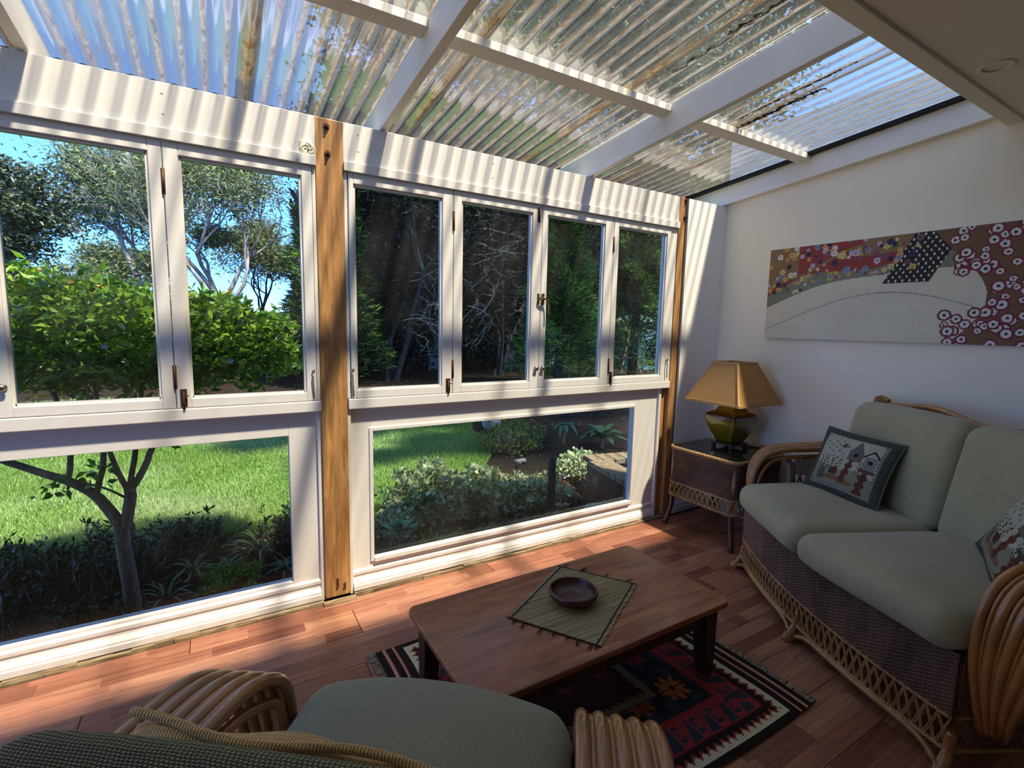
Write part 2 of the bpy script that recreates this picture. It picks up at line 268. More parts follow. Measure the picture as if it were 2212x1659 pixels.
class MB:
    def __init__(s): s.v = []; s.f = []; s.sm = []
    def add(s, vs, fs, smooth=False):
        o = len(s.v); s.v += [tuple(v) for v in vs]; s.f += [tuple(i + o for i in f) for f in fs]; s.sm += [smooth] * len(fs); return s
    def box(s, x0, x1, y0, y1, z0, z1):
        x0, x1 = min(x0, x1), max(x0, x1); y0, y1 = min(y0, y1), max(y0, y1); z0, z1 = min(z0, z1), max(z0, z1)
        return s.add([(x0, y0, z0), (x1, y0, z0), (x1, y1, z0), (x0, y1, z0), (x0, y0, z1), (x1, y0, z1), (x1, y1, z1), (x0, y1, z1)],
                     [(0, 3, 2, 1), (4, 5, 6, 7), (0, 1, 5, 4), (1, 2, 6, 5), (2, 3, 7, 6), (3, 0, 4, 7)])
    def hexa(s, P): return s.add(P, [(0, 3, 2, 1), (4, 5, 6, 7), (0, 1, 5, 4), (1, 2, 6, 5), (2, 3, 7, 6), (3, 0, 4, 7)])
    def bar(s, a, b, wx, wy, up=(0, 0, 1)):
        a = Vector(a); b = Vector(b); d = (b - a).normalized(); u = Vector(up)
        if abs(d.dot(u)) > .98: u = Vector((1, 0, 0))
        r = d.cross(u).normalized(); u = r.cross(d).normalized(); r *= wx / 2; u *= wy / 2
        return s.hexa([a - r - u, a + r - u, a + r + u, a - r + u, b - r - u, b + r - u, b + r + u, b - r + u])
    def tube(s, P, R, n=8, caps=True, flat=None):
        P = [Vector(p) for p in P]
        if not hasattr(R, '__len__'): R = [R] * len(P)
        vs = []; fs = []; prev = None
        for i, p in enumerate(P):
            d = (P[min(i + 1, len(P) - 1)] - P[max(i - 1, 0)])
            d = d.normalized() if d.length > 1e-9 else Vector((0, 0, 1))
            if prev is None:
                u = Vector((0, 0, 1)) if abs(d.z) < .9 else Vector((1, 0, 0)); u = (u - d * u.dot(d)).normalized()
            else:
                u = prev - d * prev.dot(d); u = u.normalized() if u.length > 1e-6 else Vector((1, 0, 0))
            prev = u; r = d.cross(u)
            for k in range(n):
                a = 2 * PI * k / n; vs.append(p + (u * math.cos(a) + r * math.sin(a)) * R[i])
        for i in range(len(P) - 1):
            for k in range(n): fs.append((i * n + k, i * n + (k + 1) % n, (i + 1) * n + (k + 1) % n, (i + 1) * n + k))
        s.add(vs, fs, True)
        if caps:
            o = len(s.v) - len(vs); s.f.append(tuple(o + k for k in reversed(range(n)))); s.sm.append(False)
            s.f.append(tuple(o + (len(P) - 1) * n + k for k in range(n))); s.sm.append(False)
        return s
    def lathe(s, prof, c=(0, 0, 0), n=32, sq=0):
        vs = []; fs = []
        for r, z in prof:
            for k in range(n):
                a = 2 * PI * k / n; x, y = math.cos(a), math.sin(a)
                vs.append((c[0] + r * x, c[1] + r * y, c[2] + z))
        for i in range(len(prof) - 1):
            for k in range(n): fs.append((i * n + k, i * n + (k + 1) % n, (i + 1) * n + (k + 1) % n, (i + 1) * n + k))
        return s.add(vs, fs, True)
    def prism(s, poly, ax, a0, a1):
        """poly in the two other axes (cyclic), extruded along ax"""
        n = len(poly); vs = []
        for a in (a0, a1):
            for p, q in poly:
                v = [0, 0, 0]; v[ax] = a; v[(ax + 1) % 3] = p; v[(ax + 2) % 3] = q; vs.append(v)
        fs = [tuple(reversed(range(n))), tuple(range(n, 2 * n))] + [(i, (i + 1) % n, n + (i + 1) % n, n + i) for i in range(n)]
        return s.add(vs, fs)
    def mesh(s, name, m):
        me = bpy.data.meshes.new(name); me.from_pydata(s.v, [], s.f); me.polygons.foreach_set('use_smooth', s.sm); me.materials.append(m); me.update()
        return me
    def build(s, name, m, parent=None, bevel=0, kind=None, label=None):
        return link(name, s.mesh(name, m), parent, bevel, kind, label)
def link(name, me, parent=None, bevel=0, kind=None, label=None):
    o = bpy.data.objects.new(name, me); COL.objects.link(o)
    if parent is not None: o.parent = parent
    if bevel:
        b = o.modifiers.new('bevel', 'BEVEL'); b.width = bevel; b.segments = 2; b.limit_method = 'ANGLE'; b.angle_limit = .6
        b.harden_normals = False
    if kind: o['kind'] = kind
    if label: o['label'] = label
    return o
def tag(o, label=None, cat=None, group=None, kind=None):
    if label: o['label'] = label
    if cat: o['category'] = cat
    if group: o['group'] = group
    if kind: o['kind'] = kind
    return o
def empty(name, loc=(0, 0, 0), rz=0, label=None, cat=None, group=None, kind=None, parent=None):
    o = bpy.data.objects.new(name, None); COL.objects.link(o); o.location = loc; o.rotation_euler = (0, 0, rz); o.empty_display_size = .1
    if parent: o.parent = parent
    return tag(o, label, cat, group, kind)
def rbox(hx, hy, hz, r, n=(24, 24, 8), fn=None):
    """rounded box grid as (verts, quads): each side a grid"""
    vs = []; fs = []; key = {}
    def vid(i, j, k):
        if (i, j, k) in key: return key[(i, j, k)]
        def cosmap(t, N, h):   # denser near edges
            u = 2 * t / N - 1; return h * math.copysign(abs(math.sin(u * PI / 2)) ** .9, u)
        p = Vector((cosmap(i, n[0], hx), cosmap(j, n[1], hy), cosmap(k, n[2], hz)))
        q = Vector((max(-hx + r, min(hx - r, p.x)), max(-hy + r, min(hy - r, p.y)), max(-hz + r, min(hz - r, p.z))))
        d = p - q
        if d.length > 1e-9: p = q + d.normalized() * r
        if fn: p = Vector(fn(p))
        vs.append(p); key[(i, j, k)] = len(vs) - 1; return len(vs) - 1
    N = n
    for i in range(N[0]):
        for j in range(N[1]):
            fs.append((vid(i, j, 0), vid(i, j + 1, 0), vid(i + 1, j + 1, 0), vid(i + 1, j, 0))); fs.append((vid(i, j, N[2]), vid(i + 1, j, N[2]), vid(i + 1, j + 1, N[2]), vid(i, j + 1, N[2])))
    for i in range(N[0]):
        for k in range(N[2]):
            fs.append((vid(i, 0, k), vid(i + 1, 0, k), vid(i + 1, 0, k + 1), vid(i, 0, k + 1))); fs.append((vid(i, N[1], k), vid(i, N[1], k + 1), vid(i + 1, N[1], k + 1), vid(i + 1, N[1], k)))
    for j in range(N[1]):
        for k in range(N[2]):
            fs.append((vid(0, j, k), vid(0, j, k + 1), vid(0, j + 1, k + 1), vid(0, j + 1, k))); fs.append((vid(N[0], j, k), vid(N[0], j + 1, k), vid(N[0], j + 1, k + 1), vid(N[0], j, k + 1)))
    return vs, fs
def colgrid(name, nu, nv, pos, colf, m, parent=None, thick=None):
    """grid of faces painted one colour each; pos(u,v)->xyz, colf(u,v)->rgb linear"""
    uu, vv = np.meshgrid(np.linspace(0, 1, nu + 1), np.linspace(0, 1, nv + 1), indexing='ij')
    V = np.array([pos(a, b) for a, b in zip(uu.ravel(), vv.ravel())], dtype=np.float32)
    i, j = np.meshgrid(np.arange(nu), np.arange(nv), indexing='ij'); b = (i * (nv + 1) + j).ravel()
    F = np.stack([b, b + nv + 1, b + nv + 2, b + 1], 1); me = npmesh(name, V, F, m, smooth=True)
    C = np.array([tuple(colf((a + .5) / nu, (c + .5) / nv))[:3] + (1,) for a, c in zip(i.ravel(), j.ravel())], dtype=np.float32)
    at = me.attributes.new('Col', 'FLOAT_COLOR', 'CORNER'); at.data.foreach_set('color', np.repeat(C, 4, axis=0).ravel())
    return link(name, me, parent)

# ------------------------------------------------------------------ floor
XL, XR, YB = -2.7, 3.11, -4.6
fl = MB().box(XL - .1, XR + .1, YB - .1, .12, -.12, -.009).build('floor', M['sub'], kind='structure')
rnd = random.Random(3); planks = {}
def plank(x0, x1, y0, y1):
    k = (round(x1 - x0, 3), round(y1 - y0, 3))
    if k not in planks: planks[k] = MB().box(.0012, k[0] - .0012, .0008, k[1] - .0008, -.008, 0).mesh('plank', M['floor'])
    o = link('plank', planks[k], fl, .0015); o.location = (x0, y0, 0)
rows = [(-.025, -.125)]; y = -.125
while y > YB: rows.append((y, max(y - .19, YB))); y -= .19
joints = {0: [-.13, 1.229], 1: [-.85, .49, 1.836], 2: [-1.9, -.42, .93, 2.28]}
for i, (ya, yb) in enumerate(rows):
    js = joints.get(i) or [XL + rnd.uniform(.2, 1.3)]
    if i not in joints:
        while js[-1] < XR - .2: js.append(js[-1] + 1.345)
    js = [XL] + [j for j in js if XL + .05 < j < XR - .05] + [XR]
    for a, b in zip(js[:-1], js[1:]): plank(round(a, 3), round(b, 3), yb, ya)
# rough packing strip under the window wall
r = MB()
for x0, x1, y0 in ((XL, .39, .0), (.53, 2.66, .0)):
    x = x0
    while x < x1:
        x2 = min(x1, x + rnd.uniform(.05, .16)); r.box(x, x2, y0 - rnd.uniform(.010, .020), .03, -.008, rnd.uniform(.006, .014)); x = x2
r.box(.385, .53, -.052, -.02, -.008, .012)
r.build('trim_1', M['rough'], kind='structure')

# ------------------------------------------------------------------ walls
MB().box(XR, XR + .1, YB, 0, 0, 2.6).build('wall_right', M['wall'], kind='structure')
MB().box(XL - .1, XL, YB, -2.3, 0, 2.6).box(XL - .1, XL, -2.3, .1, 0, .25).box(XL - .1, XL, -2.3, .1, 2.05, 2.6).box(XL - .1, XL, -.15, .1, .25, 2.05).build('wall_left', M['wall'], kind='structure')
w5 = empty('window_5', kind='structure')  # unseen window, added to bring daylight onto the right wall
MB().box(XL - .08, XL + .01, -2.3, -2.24, .25, 2.05).box(XL - .08, XL + .01, -.21, -.15, .25, 2.05).box(XL - .08, XL + .01, -2.24, -.21, .25, .31).box(XL - .08, XL + .01, -2.24, -.21, 1.99, 2.05).box(XL - .08, XL + .01, -1.25, -1.19, .31, 1.99).build('window_frame', M['paint'], w5, .003)
for a_, b_ in ((-2.24, -1.25), (-1.19, -.21)): MB().box(XL - .05, XL - .045, a_, b_, .31, 1.99).build('pane', M['glass'], w5)
MB().box(XL - .1, XR + .1, YB - .1, YB, 0, 2.6).build('wall_back', M['wall'], kind='structure')
wf = MB().box(2.716, XR + .1, 0, .1, 0, 2.146).box(XL, -1.795, 0, .1, 0, 1.95).build('wall_front', M['wallw'], kind='structure')
FT = 2.146
for x0, x1 in ((XL, -1.795), (-1.682, .402), (.515, 2.629)):
    MB().box(x0, x1, 0, .1, 1.95, FT).build('fascia_board', M['paint'], wf, .002)
    MB().box(x0, x1, -.013, .0, 1.945, 1.985).build('fascia_strip', M['paint'], wf, .002)
scr = MB()
for x in (-.12, -1.1, .58, 1.25, 2.0, 2.58):
    for z in (2.04, 2.11): scr.tube([(x, 0, z), (x, -.0016, z)], .0045, 10)
scr.build('screw_head', M['paint'], wf, kind='stuff')
MB().box(2.715, XR, -.012, 0, .008, .07).box(2.715, XR, -.018, 0, .008, .045).build('baseboard_front', M['paint'], bevel=.003, kind='structure')
MB().box(XR - .014, XR, YB, 0, 0, .09).build('baseboard_right', M['paint'], bevel=.003, kind='structure')
MB().box(2.69, 2.716, .02, .1, 0, 2.146).build('trim_2', M['black'], kind='structure')

# lower glazed panels
def low_panel(n, x0, x1, gx0, gx1, gz0, gz1, bead=True):
    Y = .03
    wn = empty('window_%d' % n, (0, 0, 0), kind='structure')
    b = MB().box(x0, gx0, Y, Y + .05, .02, .905).box(gx1, x1, Y, Y + .05, .02, .905)
    b.box(gx0, gx1, Y, Y + .05, gz1, .905).box(gx0, gx1, Y, Y + .05, .02, gz0); b.build('panel_frame', M['paint'], wn, .002)
    # moulded skirting profile at the foot, two ledges
    prof = [(Y + .001, .108), (Y - .012, .100), (Y - .012, .086), (Y - .006, .078), (Y - .008, .066), (Y - .024, .048), (Y - .024, .040), (Y - .030, .038), (Y - .030, .014), (Y + .001, .014)]
    MB().prism([(a, z) for a, z in prof], 0, x0, x1).build('skirting', M['paint'], wn, .001)
    if bead:
        t = .013; bb = MB()
        bb.box(gx0 - .004, gx0 + t, Y - .008, Y + .02, gz0 - .004, gz1 + .004).box(gx1 - t, gx1 + .004, Y - .008, Y + .02, gz0 - .004, gz1 + .004)
        bb.box(gx0 + t, gx1 - t, Y - .008, Y + .02, gz1 - t, gz1 + .004).box(gx0 + t, gx1 - t, Y - .018, Y + .02, gz0 - .004, gz0 + t + .004); bb.build('glazing_bead', M['paint'], wn, .002)
    MB().box(gx0 - .01, gx1 + .01, Y + .022, Y + .027, gz0 - .01, gz1 + .01).build('pane', M['glass'], wn)
    return wn
low_panel(3, -1.68, .384, -1.55, .268, .118, .795, False)
low_panel(4, .53, 2.555, .622, 2.352, .137, .797)
MB().box(.384, .402, .015, .09, .0, .9).build('trim_3', M['paint'], bevel=.002, kind='structure')
MB().box(.515, .53, .01, .09, .0, .9).build('trim_4', M['paint'], bevel=.002, kind='structure')
MB().box(2.555, 2.575, .015, .09, .0, .9).build('trim_5', M['paint'], bevel=.002, kind='structure')

# upper folding sashes
def sash(win, x0, x1, gx0, gx1, z0=.95, z1=1.945, gz0=.993, gz1=1.893, yy=0.0):
    s = MB().box(x0, gx0 - .006, yy, yy + .035, z0, z1).box(gx1 + .006, x1, yy, yy + .035, z0, z1)
    s.box(gx0 - .006, gx1 + .006, yy, yy + .035, z0, gz0 - .006).box(gx0 - .006, gx1 + .006, yy, yy + .035, gz1 + .006, z1)
    o = s.build('sash', M['paint'], win, .003)
    t = MB()   # sloped inner glazing rebate
    for a, b, c, d in (((gx0 - .006), (gx0 + .003), gz0 - .006, gz1 + .006), ((gx1 - .003), (gx1 + .006), gz0 - .006, gz1 + .006)): t.box(a, b, yy + .009, yy + .03, c, d)
    t.box(gx0, gx1, yy + .009, yy + .03, gz0 - .006, gz0 + .003).box(gx0, gx1, yy + .009, yy + .03, gz1 - .003, gz1 + .006); t.build('glazing_rebate', M['paint'], o)
    MB().box(gx0 - .002, gx1 + .002, yy + .016, yy + .020, gz0 - .002, gz1 + .002).build('pane', M['glass'], o)
    return o
def hinge(p, x, zc, h=.09):
    MB().box(x - .006, x + .006, -.002, 0, zc - h / 2, zc + h / 2).tube([(x, -.004, zc - h / 2), (x, -.004, zc + h / 2)], .0042, 10).build('hinge', M['rust'], p)
def floorbolt(p, x, z0=.955):
    MB().box(x - .011, x + .011, -.004, 0, z0, z0 + .07).tube([(x, -.009, z0 - .01), (x, -.009, z0 + .06)], .004, 8).tube([(x, -.009, z0 + .045), (x + .016, -.016, z0 + .045)], .003, 8).build('shoot_bolt', M['rust'], p)
def knob(p, x, z):
    k = MB(); prof = [(0, 0), (.013, 0), (.013, .004), (.007, .008), (.006, .010), (.012, .013), (.012, .017), (.004, .020), (0, .020)]
    n = 16; vs = []; fs = []
    for r, y in prof:
        for i in range(n): a = 2 * PI * i / n; vs.append((x + r * math.cos(a), -y, z + r * math.sin(a)))
    for i in range(len(prof) - 1):
        for j in range(n): fs.append((i * n + j, i * n + (j + 1) % n, (i + 1) * n + (j + 1) % n, (i + 1) * n + j))
    k.add(vs, fs, True); k.build('knob', M['steel'], p)
def cabin_hook(p, x, z):
    MB().tube([(x, -.004, z + .06), (x - .004, -.010, z + .03), (x - .002, -.008, z - .02), (x + .002, -.006, z - .06)], .003, 6).tube([(x, .0, z + .06), (x, -.01, z + .062)], .006, 8).build('hook', M['steel'], p)
w1 = empty('window_1', kind='structure'); w2 = empty('window_2', kind='structure')
S = []
for x0, x1, a, b in ((-1.665, -1.155, -1.61, -1.205), (-1.152, -.646, -1.10, -.70), (-.643, -.133, -.588, -.181), (-.130, .384, -.076, .338)): S.append(sash(w1, x0, x1, a, b))
T_ = []
for x0, x1, a, b in ((.535, 1.034, .561 + .001, .972), (1.037, 1.559, 1.087, 1.494), (1.562, 2.076, 1.602, 2.006), (2.079, 2.566, 2.123, 2.529)): T_.append(sash(w2, x0, x1, a, b))
for win, a, b in ((w1, -1.665, .384), (w2, .535, 2.566)):
    MB().box(a - .016, b + .018 if win is w1 else b + .063, -.006, .09, .90, .948).build('sill', M['paint'], win, .004)
for p, x in ((w1, .386), (w2, .516), (w2, 2.568)):
    MB().box(x, x + (.014 if x < 1 else .058), .004, .08, .95, 1.945).build('jamb', M['paint'], p, .002)
for zc in (1.80, 1.073):
    hinge(S[2], -.1315, zc); hinge(T_[0], 1.0355, zc); hinge(T_[2], 2.0775, zc - .01)
floorbolt(S[3], -.106); floorbolt(T_[0], 1.010); floorbolt(T_[3], 2.097)
knob(S[2], -.614, 1.054); knob(T_[1], 1.540, 1.062); knob(T_[2], 1.584, 1.062)
cabin_hook(S[3], .372, 1.02); cabin_hook(T_[0], .541, 1.02); cabin_hook(T_[3], 2.59, 1.03)
h = MB().box(1.529, 1.543, -.004, 0, 1.858, 1.93).tube([(1.536, -.008, 1.85), (1.536, -.008, 1.925)], .004, 8).build('shoot_bolt', M['rust'], T_[1])
h = MB().box(1.538, 1.552, -.005, 0, 1.415, 1.475).box(1.541, 1.549, -.02, -.005, 1.435, 1.455).build('strike_plate', M['brass'], T_[1], .002)
h = MB().box(1.567, 1.583, -.005, 0, 1.415, 1.475).tube([(1.575, -.004, 1.447), (1.575, -.022, 1.447)], .008, 12).tube([(1.552, -.024, 1.449), (1.575, -.026, 1.449), (1.594, -.026, 1.443), (1.600, -.027, 1.425), (1.603, -.027, 1.39), (1.605, -.027, 1.365)], [.005, .006, .005, .004, .006, .008], 10).build('casement_handle', M['brass'], T_[2])

# timber posts
def post(x0, x1, label, side, ph, y0=0.0):
    t = empty('timber_post', ((x0 + x1) / 2, y0, 0), 0, label, 'post'); hw = (x1 - x0) / 2
    MB().box(-hw, hw, 0, .11, .012, FT + .0).build('post_shaft', M['post'], t, .003)
    for dx, z in side:
        b = MB(); b.tube([(dx, 0, z), (dx, -.004, z)], .013, 14); b.tube([(dx, -.004, z), (dx, -.012, z)], .009, 6); b.tube([(dx, -.012, z), (dx, -.022, z)], .0045, 8); b.build('bolt', M['rust'], t)
    for dx, z, h in ph:
        MB().box(dx - .006, dx + .006, -.0012, .004, z - h / 2, z + h / 2).lathe([(0, -.004), (.006, -.002), (.006, .002), (0, .004)], (dx - .002, -.001, z - h / 2 + .006), 8).build('nail_plate', M['rust'], t)
    return t
post(.402, .515, 'wide honey pine post with two rusty bolts between the two window banks', [(-.010, 2.114), (-.008, 2.004)], [(-.004, .075, .05), (.028, .055, .032)])
post(-1.795, -1.682, 'wide honey pine post at the outer left end of the first window bank', [(-.010, 2.114), (-.008, 2.004)], [])
post(2.632, 2.688, 'narrow pine post beside the far window bank and lamp table', [(.022, 2.13), (.022, 2.02)], [])
MB().box(2.578, 2.632, .03, .1, 0, .9).build('trim_6', M['post'], kind='structure')
# carved rose on fascia
ro = empty('rose_ornament', (.373, -.001, 2.005), 0, 'small cream carved rose stuck on the white beam beside the wide post', 'ornament')
b = MB().tube([(0, .001, 0), (0, -.005, 0)], .031, 24).box(-.033, -.006, -.004, .001, .0, .034).box(.006, .030, -.004, .001, -.034, -.006)
b.build('plaque', M['plastic'], ro, .002)
b = MB()
for q in range(5):
    a0 = q * 2 * PI / 5; b.tube([(rr * math.cos(a0 + t_), -.006, rr * math.sin(a0 + t_)) for rr, t_ in ((.007, 0), (.015, .3), (.021, .8), (.025, 1.4), (.027, 2.0))], [.002, .003, .0036, .003, .0015], 6)
b.lathe([(.0001, 0), (.006, .001), (.0001, .002)], (0, -.006, 0), 10)
b.build('petals', M['plastic'], ro)

# ------------------------------------------------------------------ ceiling, rafters, sheets
SL = .092
def zs(y, z0): return z0 - SL * y
cei = MB().box(XL - .1, XR + .1, YB, -1.475, 2.25, 2.5).build('ceiling', M['ceil'], kind='structure')
MB().box(XL, XR, -1.475, -1.415, 2.24, 2.415).build('ceiling_beam', M['ceil'], cei, .002)
def sloped(name, x0, x1, ya, yb, zb, zt, m, parent, bevel=.002):
    """box between two slope planes with intercepts zb/zt"""
    return MB().hexa([(x0, ya, zs(ya, zb)), (x1, ya, zs(ya, zb)), (x1, yb, zs(yb, zb)), (x0, yb, zs(yb, zb)), (x0, ya, zs(ya, zt)), (x1, ya, zs(ya, zt)), (x1, yb, zs(yb, zt)), (x0, yb, zs(yb, zt))]).build(name, m, parent, bevel)
RX = [-1.725, -.508, .678, 1.881, 3.068]
for x in RX: sloped('rafter', x, x + (.035 if x < 3 else .042), -1.415, .5, 2.152, 2.286, M['rafter'], cei)
for a, b in zip(RX[:-1], RX[1:]): sloped('purlin', a + .0352, b - .0002, -.572, -.502, 2.253, 2.284, M['rafter'], cei)
sloped('purlin', XL, RX[0], -.572, -.502, 2.253, 2.284, M['rafter'], cei)
sloped('foam_strip', 3.03, 3.067, -1.415, .48, 2.272, 2.290, M['black'], cei, 0)
P0 = .0734
# outer closure strip, seen as dark scallops over the beam
fm = MB(); n = 400; vs = []; fs = []
for i in range(n + 1):
    x = -2.6 + i * (5.6 / n); zc = zs(.34, 2.2975) + .0075 * math.cos(2 * PI * (x - .128) / P0) - .001
    for yy in (.33, .36): vs += [(x, yy, 2.2), (x, yy, zc)]
for i in range(n):
    o = i * 4; q = o + 4; fs += [(o, q, q + 1, o + 1), (o + 2, o + 3, q + 3, q + 2), (o + 1, q + 1, q + 3, o + 3)]
fm.add(vs, fs); fm.build('foam_strip', M['black'], cei)
mats = [sheetm(i) for i in range(1, 5)]
k = -40; si = 0; SX = .128
while k * P0 + SX < 3.0:
    ncorr = 11; nx = ncorr * 14; ys = np.linspace(-1.42, .46, 24); xs = np.linspace(0, ncorr * P0, nx + 1); x0 = k * P0 + SX
    xs = xs[xs + x0 < 3.045]
    X, Y = np.meshgrid(xs, ys, indexing='ij'); R_ = np.random.RandomState(si)
    Z = 2.2985 + .0035 * (si % 2) - SL * Y + .0078 * np.cos(2 * PI * X / P0) + .0012 * np.sin(Y * 9 + X * 5 + si)
    V = np.stack([X, Y, Z], -1).reshape(-1, 3); i, j = np.meshgrid(np.arange(len(xs) - 1), np.arange(23), indexing='ij'); assert len(xs) > 1; b_ = (i * 24 + j).ravel()
    me = npmesh('roof_sheet', V, np.stack([b_, b_ + 24, b_ + 25, b_ + 1], 1), mats[si % 4], smooth=True)
    o = link('roof_sheet', me, cei); o.location = (x0, 0, 0)
    k += ncorr - 1; si += 1
dl = empty('downlight', (2.43, -1.56, 2.25), 0, 'round recessed white downlight in the flat ceiling', 'light')
MB().lathe([(.036, -.001), (.037, -.004), (.052, -.004), (.054, .0)], n=32).build('trim_ring', M['ledg'], dl)
MB().lathe([(.036, -.002), (.030, .006), (.033, .004), (.02, .002), (0.0001, .003)], n=32).build('lamp_face', M['lens'], dl)

# ------------------------------------------------------------------ painting (generic stand-in: bands, dots and a pale dune)
R2 = np.random.RandomState(5)
def L(h): return np.array(srgb(h)[:3])
dots = []
for _ in range(150):
    u, v = R2.uniform(.0, .62), R2.uniform(.5, 1); dots.append((u, v, R2.uniform(.006, .014), L(R2.choice(['e0c878', 'd8a860', 'e6ddc8', '3a3550', 'c9b8c4', '8a5a68', 'cfa24e', '7d94a8']))))
for _ in range(260):
    u, v = R2.uniform(.72, 1.4), R2.uniform(.0, 1.0)
    if .28 < v < .55 and u < .85: continue
    dots.append((u, v, R2.uniform(.010, .018), L('e2ddd0')))
def paint(u, v):
    u = u * 1.45
    # u: 0 at window end .. 1; v: 0 bottom .. 1 top
    n = .004 * math.sin(u * 23 + 3 * math.sin(v * 9)) + .004 * math.sin(v * 31 + u * 7)
    dune = .50 - .16 * math.cos(u * 5.2 + .3) * (1 - u * .2) + .10 * u + .05 * math.sin(u * 9)
    c = L('e0d6b8') * (1 + n * 3) * (.99 + .03 * math.sin(v * 7 + 2 * math.sin(u * 5)))
    if abs(v - (.22 + .25 * math.sin(u * 4 - .5))) < .006: c = L('a8a08c')
    if v > dune:
        c = L('83836a') * (1 + 6 * n)
        if v > dune + .12 + .05 * math.sin(u * 11): c = L('9a3f36') * (1 + 5 * n)
        if v > dune + .2 and math.sin(u * 13 + 1) > .25: c = L('94704a') * (1 + 6 * n)
    if abs(v - (.80 - .14 * math.sin(u * 9 + .8))) < .012 and u < .7: c = L('8c7a48')
    br = .62 + .25 * (1 - v)
    if .60 < u + .22 * (1 - v) < .76 and v > .55:
        c = L('2a211c')
        if math.sin(u * 260) * math.sin(v * 85) > .55: c = L('d8d2c0')
    if u > .74 + .1 * math.sin(v * 4) : c = L('7b5a3a') * (1 + 8 * n)
    for du, dv, rr, dc in dots:
        dx = (u - du) * 2.3; dy = v - dv; d2 = math.sqrt(dx * dx + dy * dy) / 2.3
        if d2 < rr * 1.35:
            if u > .68: return L('2e1f22') if d2 < rr * .33 else (dc if d2 < rr * .9 else L('82303c'))
            if v > dune + .02 and d2 < rr: return dc * (.45 if d2 < rr * .3 else 1)
    return c
pa = empty('canvas_painting', (3.1, -.36, 1.253), 0, 'long unframed canvas with red flowery band above pale dunes on the right wall', 'painting')
pc = colgrid('painted_face', 420, 130, lambda a, b: (-.0135 - .0005 * math.sin(a * 40), -a * 1.85, b * .555), paint, M['canvas'], pa)
MB().box(-.013, .009, -1.85, 0, 0, .555).build('stretcher', plain('raw_canvas', 'cfc8b4', .8, .1), pa)

# ------------------------------------------------------------------ rattan furniture
def cr(P, n=6):
    """Catmull-Rom through points"""
    P = [np.array(p, float) for p in P]; Q = [2 * P[0] - P[1]] + P + [2 * P[-1] - P[-2]]; out = []
    for i in range(1, len(Q) - 2):
        for k in range(n):
            t = k / n; a, b, c, d = Q[i - 1], Q[i], Q[i + 1], Q[i + 2]
            out.append(.5 * ((2 * b) + (-a + c) * t + (2 * a - 5 * b + 4 * c - d) * t * t + (-a + 3 * b - 3 * c + d) * t ** 3))
    out.append(P[-1]); return out
def wicker(path, z0, z1, nrm, pitch=.0062, stake=.013, r=.0027, bulge=lambda f: 0):
    """horizontal weavers over upright stakes: path list of (x,y), nrm list of (nx,ny)"""
    P = np.array(path, float); N = np.array(nrm, float); seg = np.linalg.norm(np.diff(P, axis=0), axis=1); S_ = np.concatenate(([0], np.cumsum(seg)))
    m = max(4, int(S_[-1] / stake)) ; ss = np.linspace(0, S_[-1], 2 * m + 1); px = np.interp(ss, S_, P[:, 0]); py = np.interp(ss, S_, P[:, 1]); nx = np.interp(ss, S_, N[:, 0]); ny = np.interp(ss, S_, N[:, 1])
    rows = int((z1 - z0) / pitch); V = []; F = []
    for k in range(rows + 1):
        z = z0 + (z1 - z0) * k / rows; off = .0026 * np.cos(np.arange(2 * m + 1) * PI / 2 * 2 / 2 + (PI if k % 2 else 0)) + bulge((z - z0) / (z1 - z0))
        o = len(V) * 1
        base = sum(len(a) for a in V)
        ring = []
        for a, b in ((r, 0), (0, r), (-r, 0), (0, -r)):
            ring.append(np.stack([px + nx * (off + a), py + ny * (off + a), np.full_like(px, z + b)], 1))
        A = np.stack(ring, 1).reshape(-1, 3); V.append(A); i = np.arange(2 * m); 
        for q in range(4): F.append(np.stack([base + i * 4 + q, base + i * 4 + (q + 1) % 4, base + (i + 1) * 4 + (q + 1) % 4, base + (i + 1) * 4 + q], 1))
    for i in range(0, 2 * m + 1, 2):   # upright stakes
        base = sum(len(a) for a in V); c = []
        for z in (z0, (z0 + z1) / 2, z1):
            bb = bulge((z - z0) / (z1 - z0))
            for a, b in ((.0022, 0), (0, .0022), (-.0022, 0), (0, -.0022)): c.append((px[i] + nx[i] * (a + bb) - ny[i] * b, py[i] + ny[i] * (a + bb) + nx[i] * b, z))
        V.append(np.array(c))
        for lv in (0, 4):
            for q in range(4): F.append(np.array([[base + lv + q, base + lv + (q + 1) % 4, base + lv + 4 + (q + 1) % 4, base + lv + 4 + q]]))
    return np.concatenate(V), np.concatenate(F)
def lattice(mb, path, z0, z1, step=.03, r=.0024, off=0):
    P = np.array(path, float); S_ = np.concatenate(([0], np.cumsum(np.linalg.norm(np.diff(P, axis=0), axis=1))))
    at = lambda s: (np.interp(s, S_, P[:, 0]), np.interp(s, S_, P[:, 1])); n = int(S_[-1] / step); st = S_[-1] / n
    for i in range(n):
        a, b = i * st, (i + 1) * st
        for s0, s1, e in ((a, b, .0), (b, a, .003), (a + .006, b + .004, .001), (b - .006, a - .004, .002)):
            s0 = min(max(s0, 0), S_[-1]); s1 = min(max(s1, 0), S_[-1]); p = at(s0); q = at(s1); m_ = at((s0 + s1) / 2)
            mb.tube([(p[0], p[1], z0), (m_[0] + e, m_[1] + e, (z0 + z1) / 2), (q[0], q[1], z1)], r, 5, False)
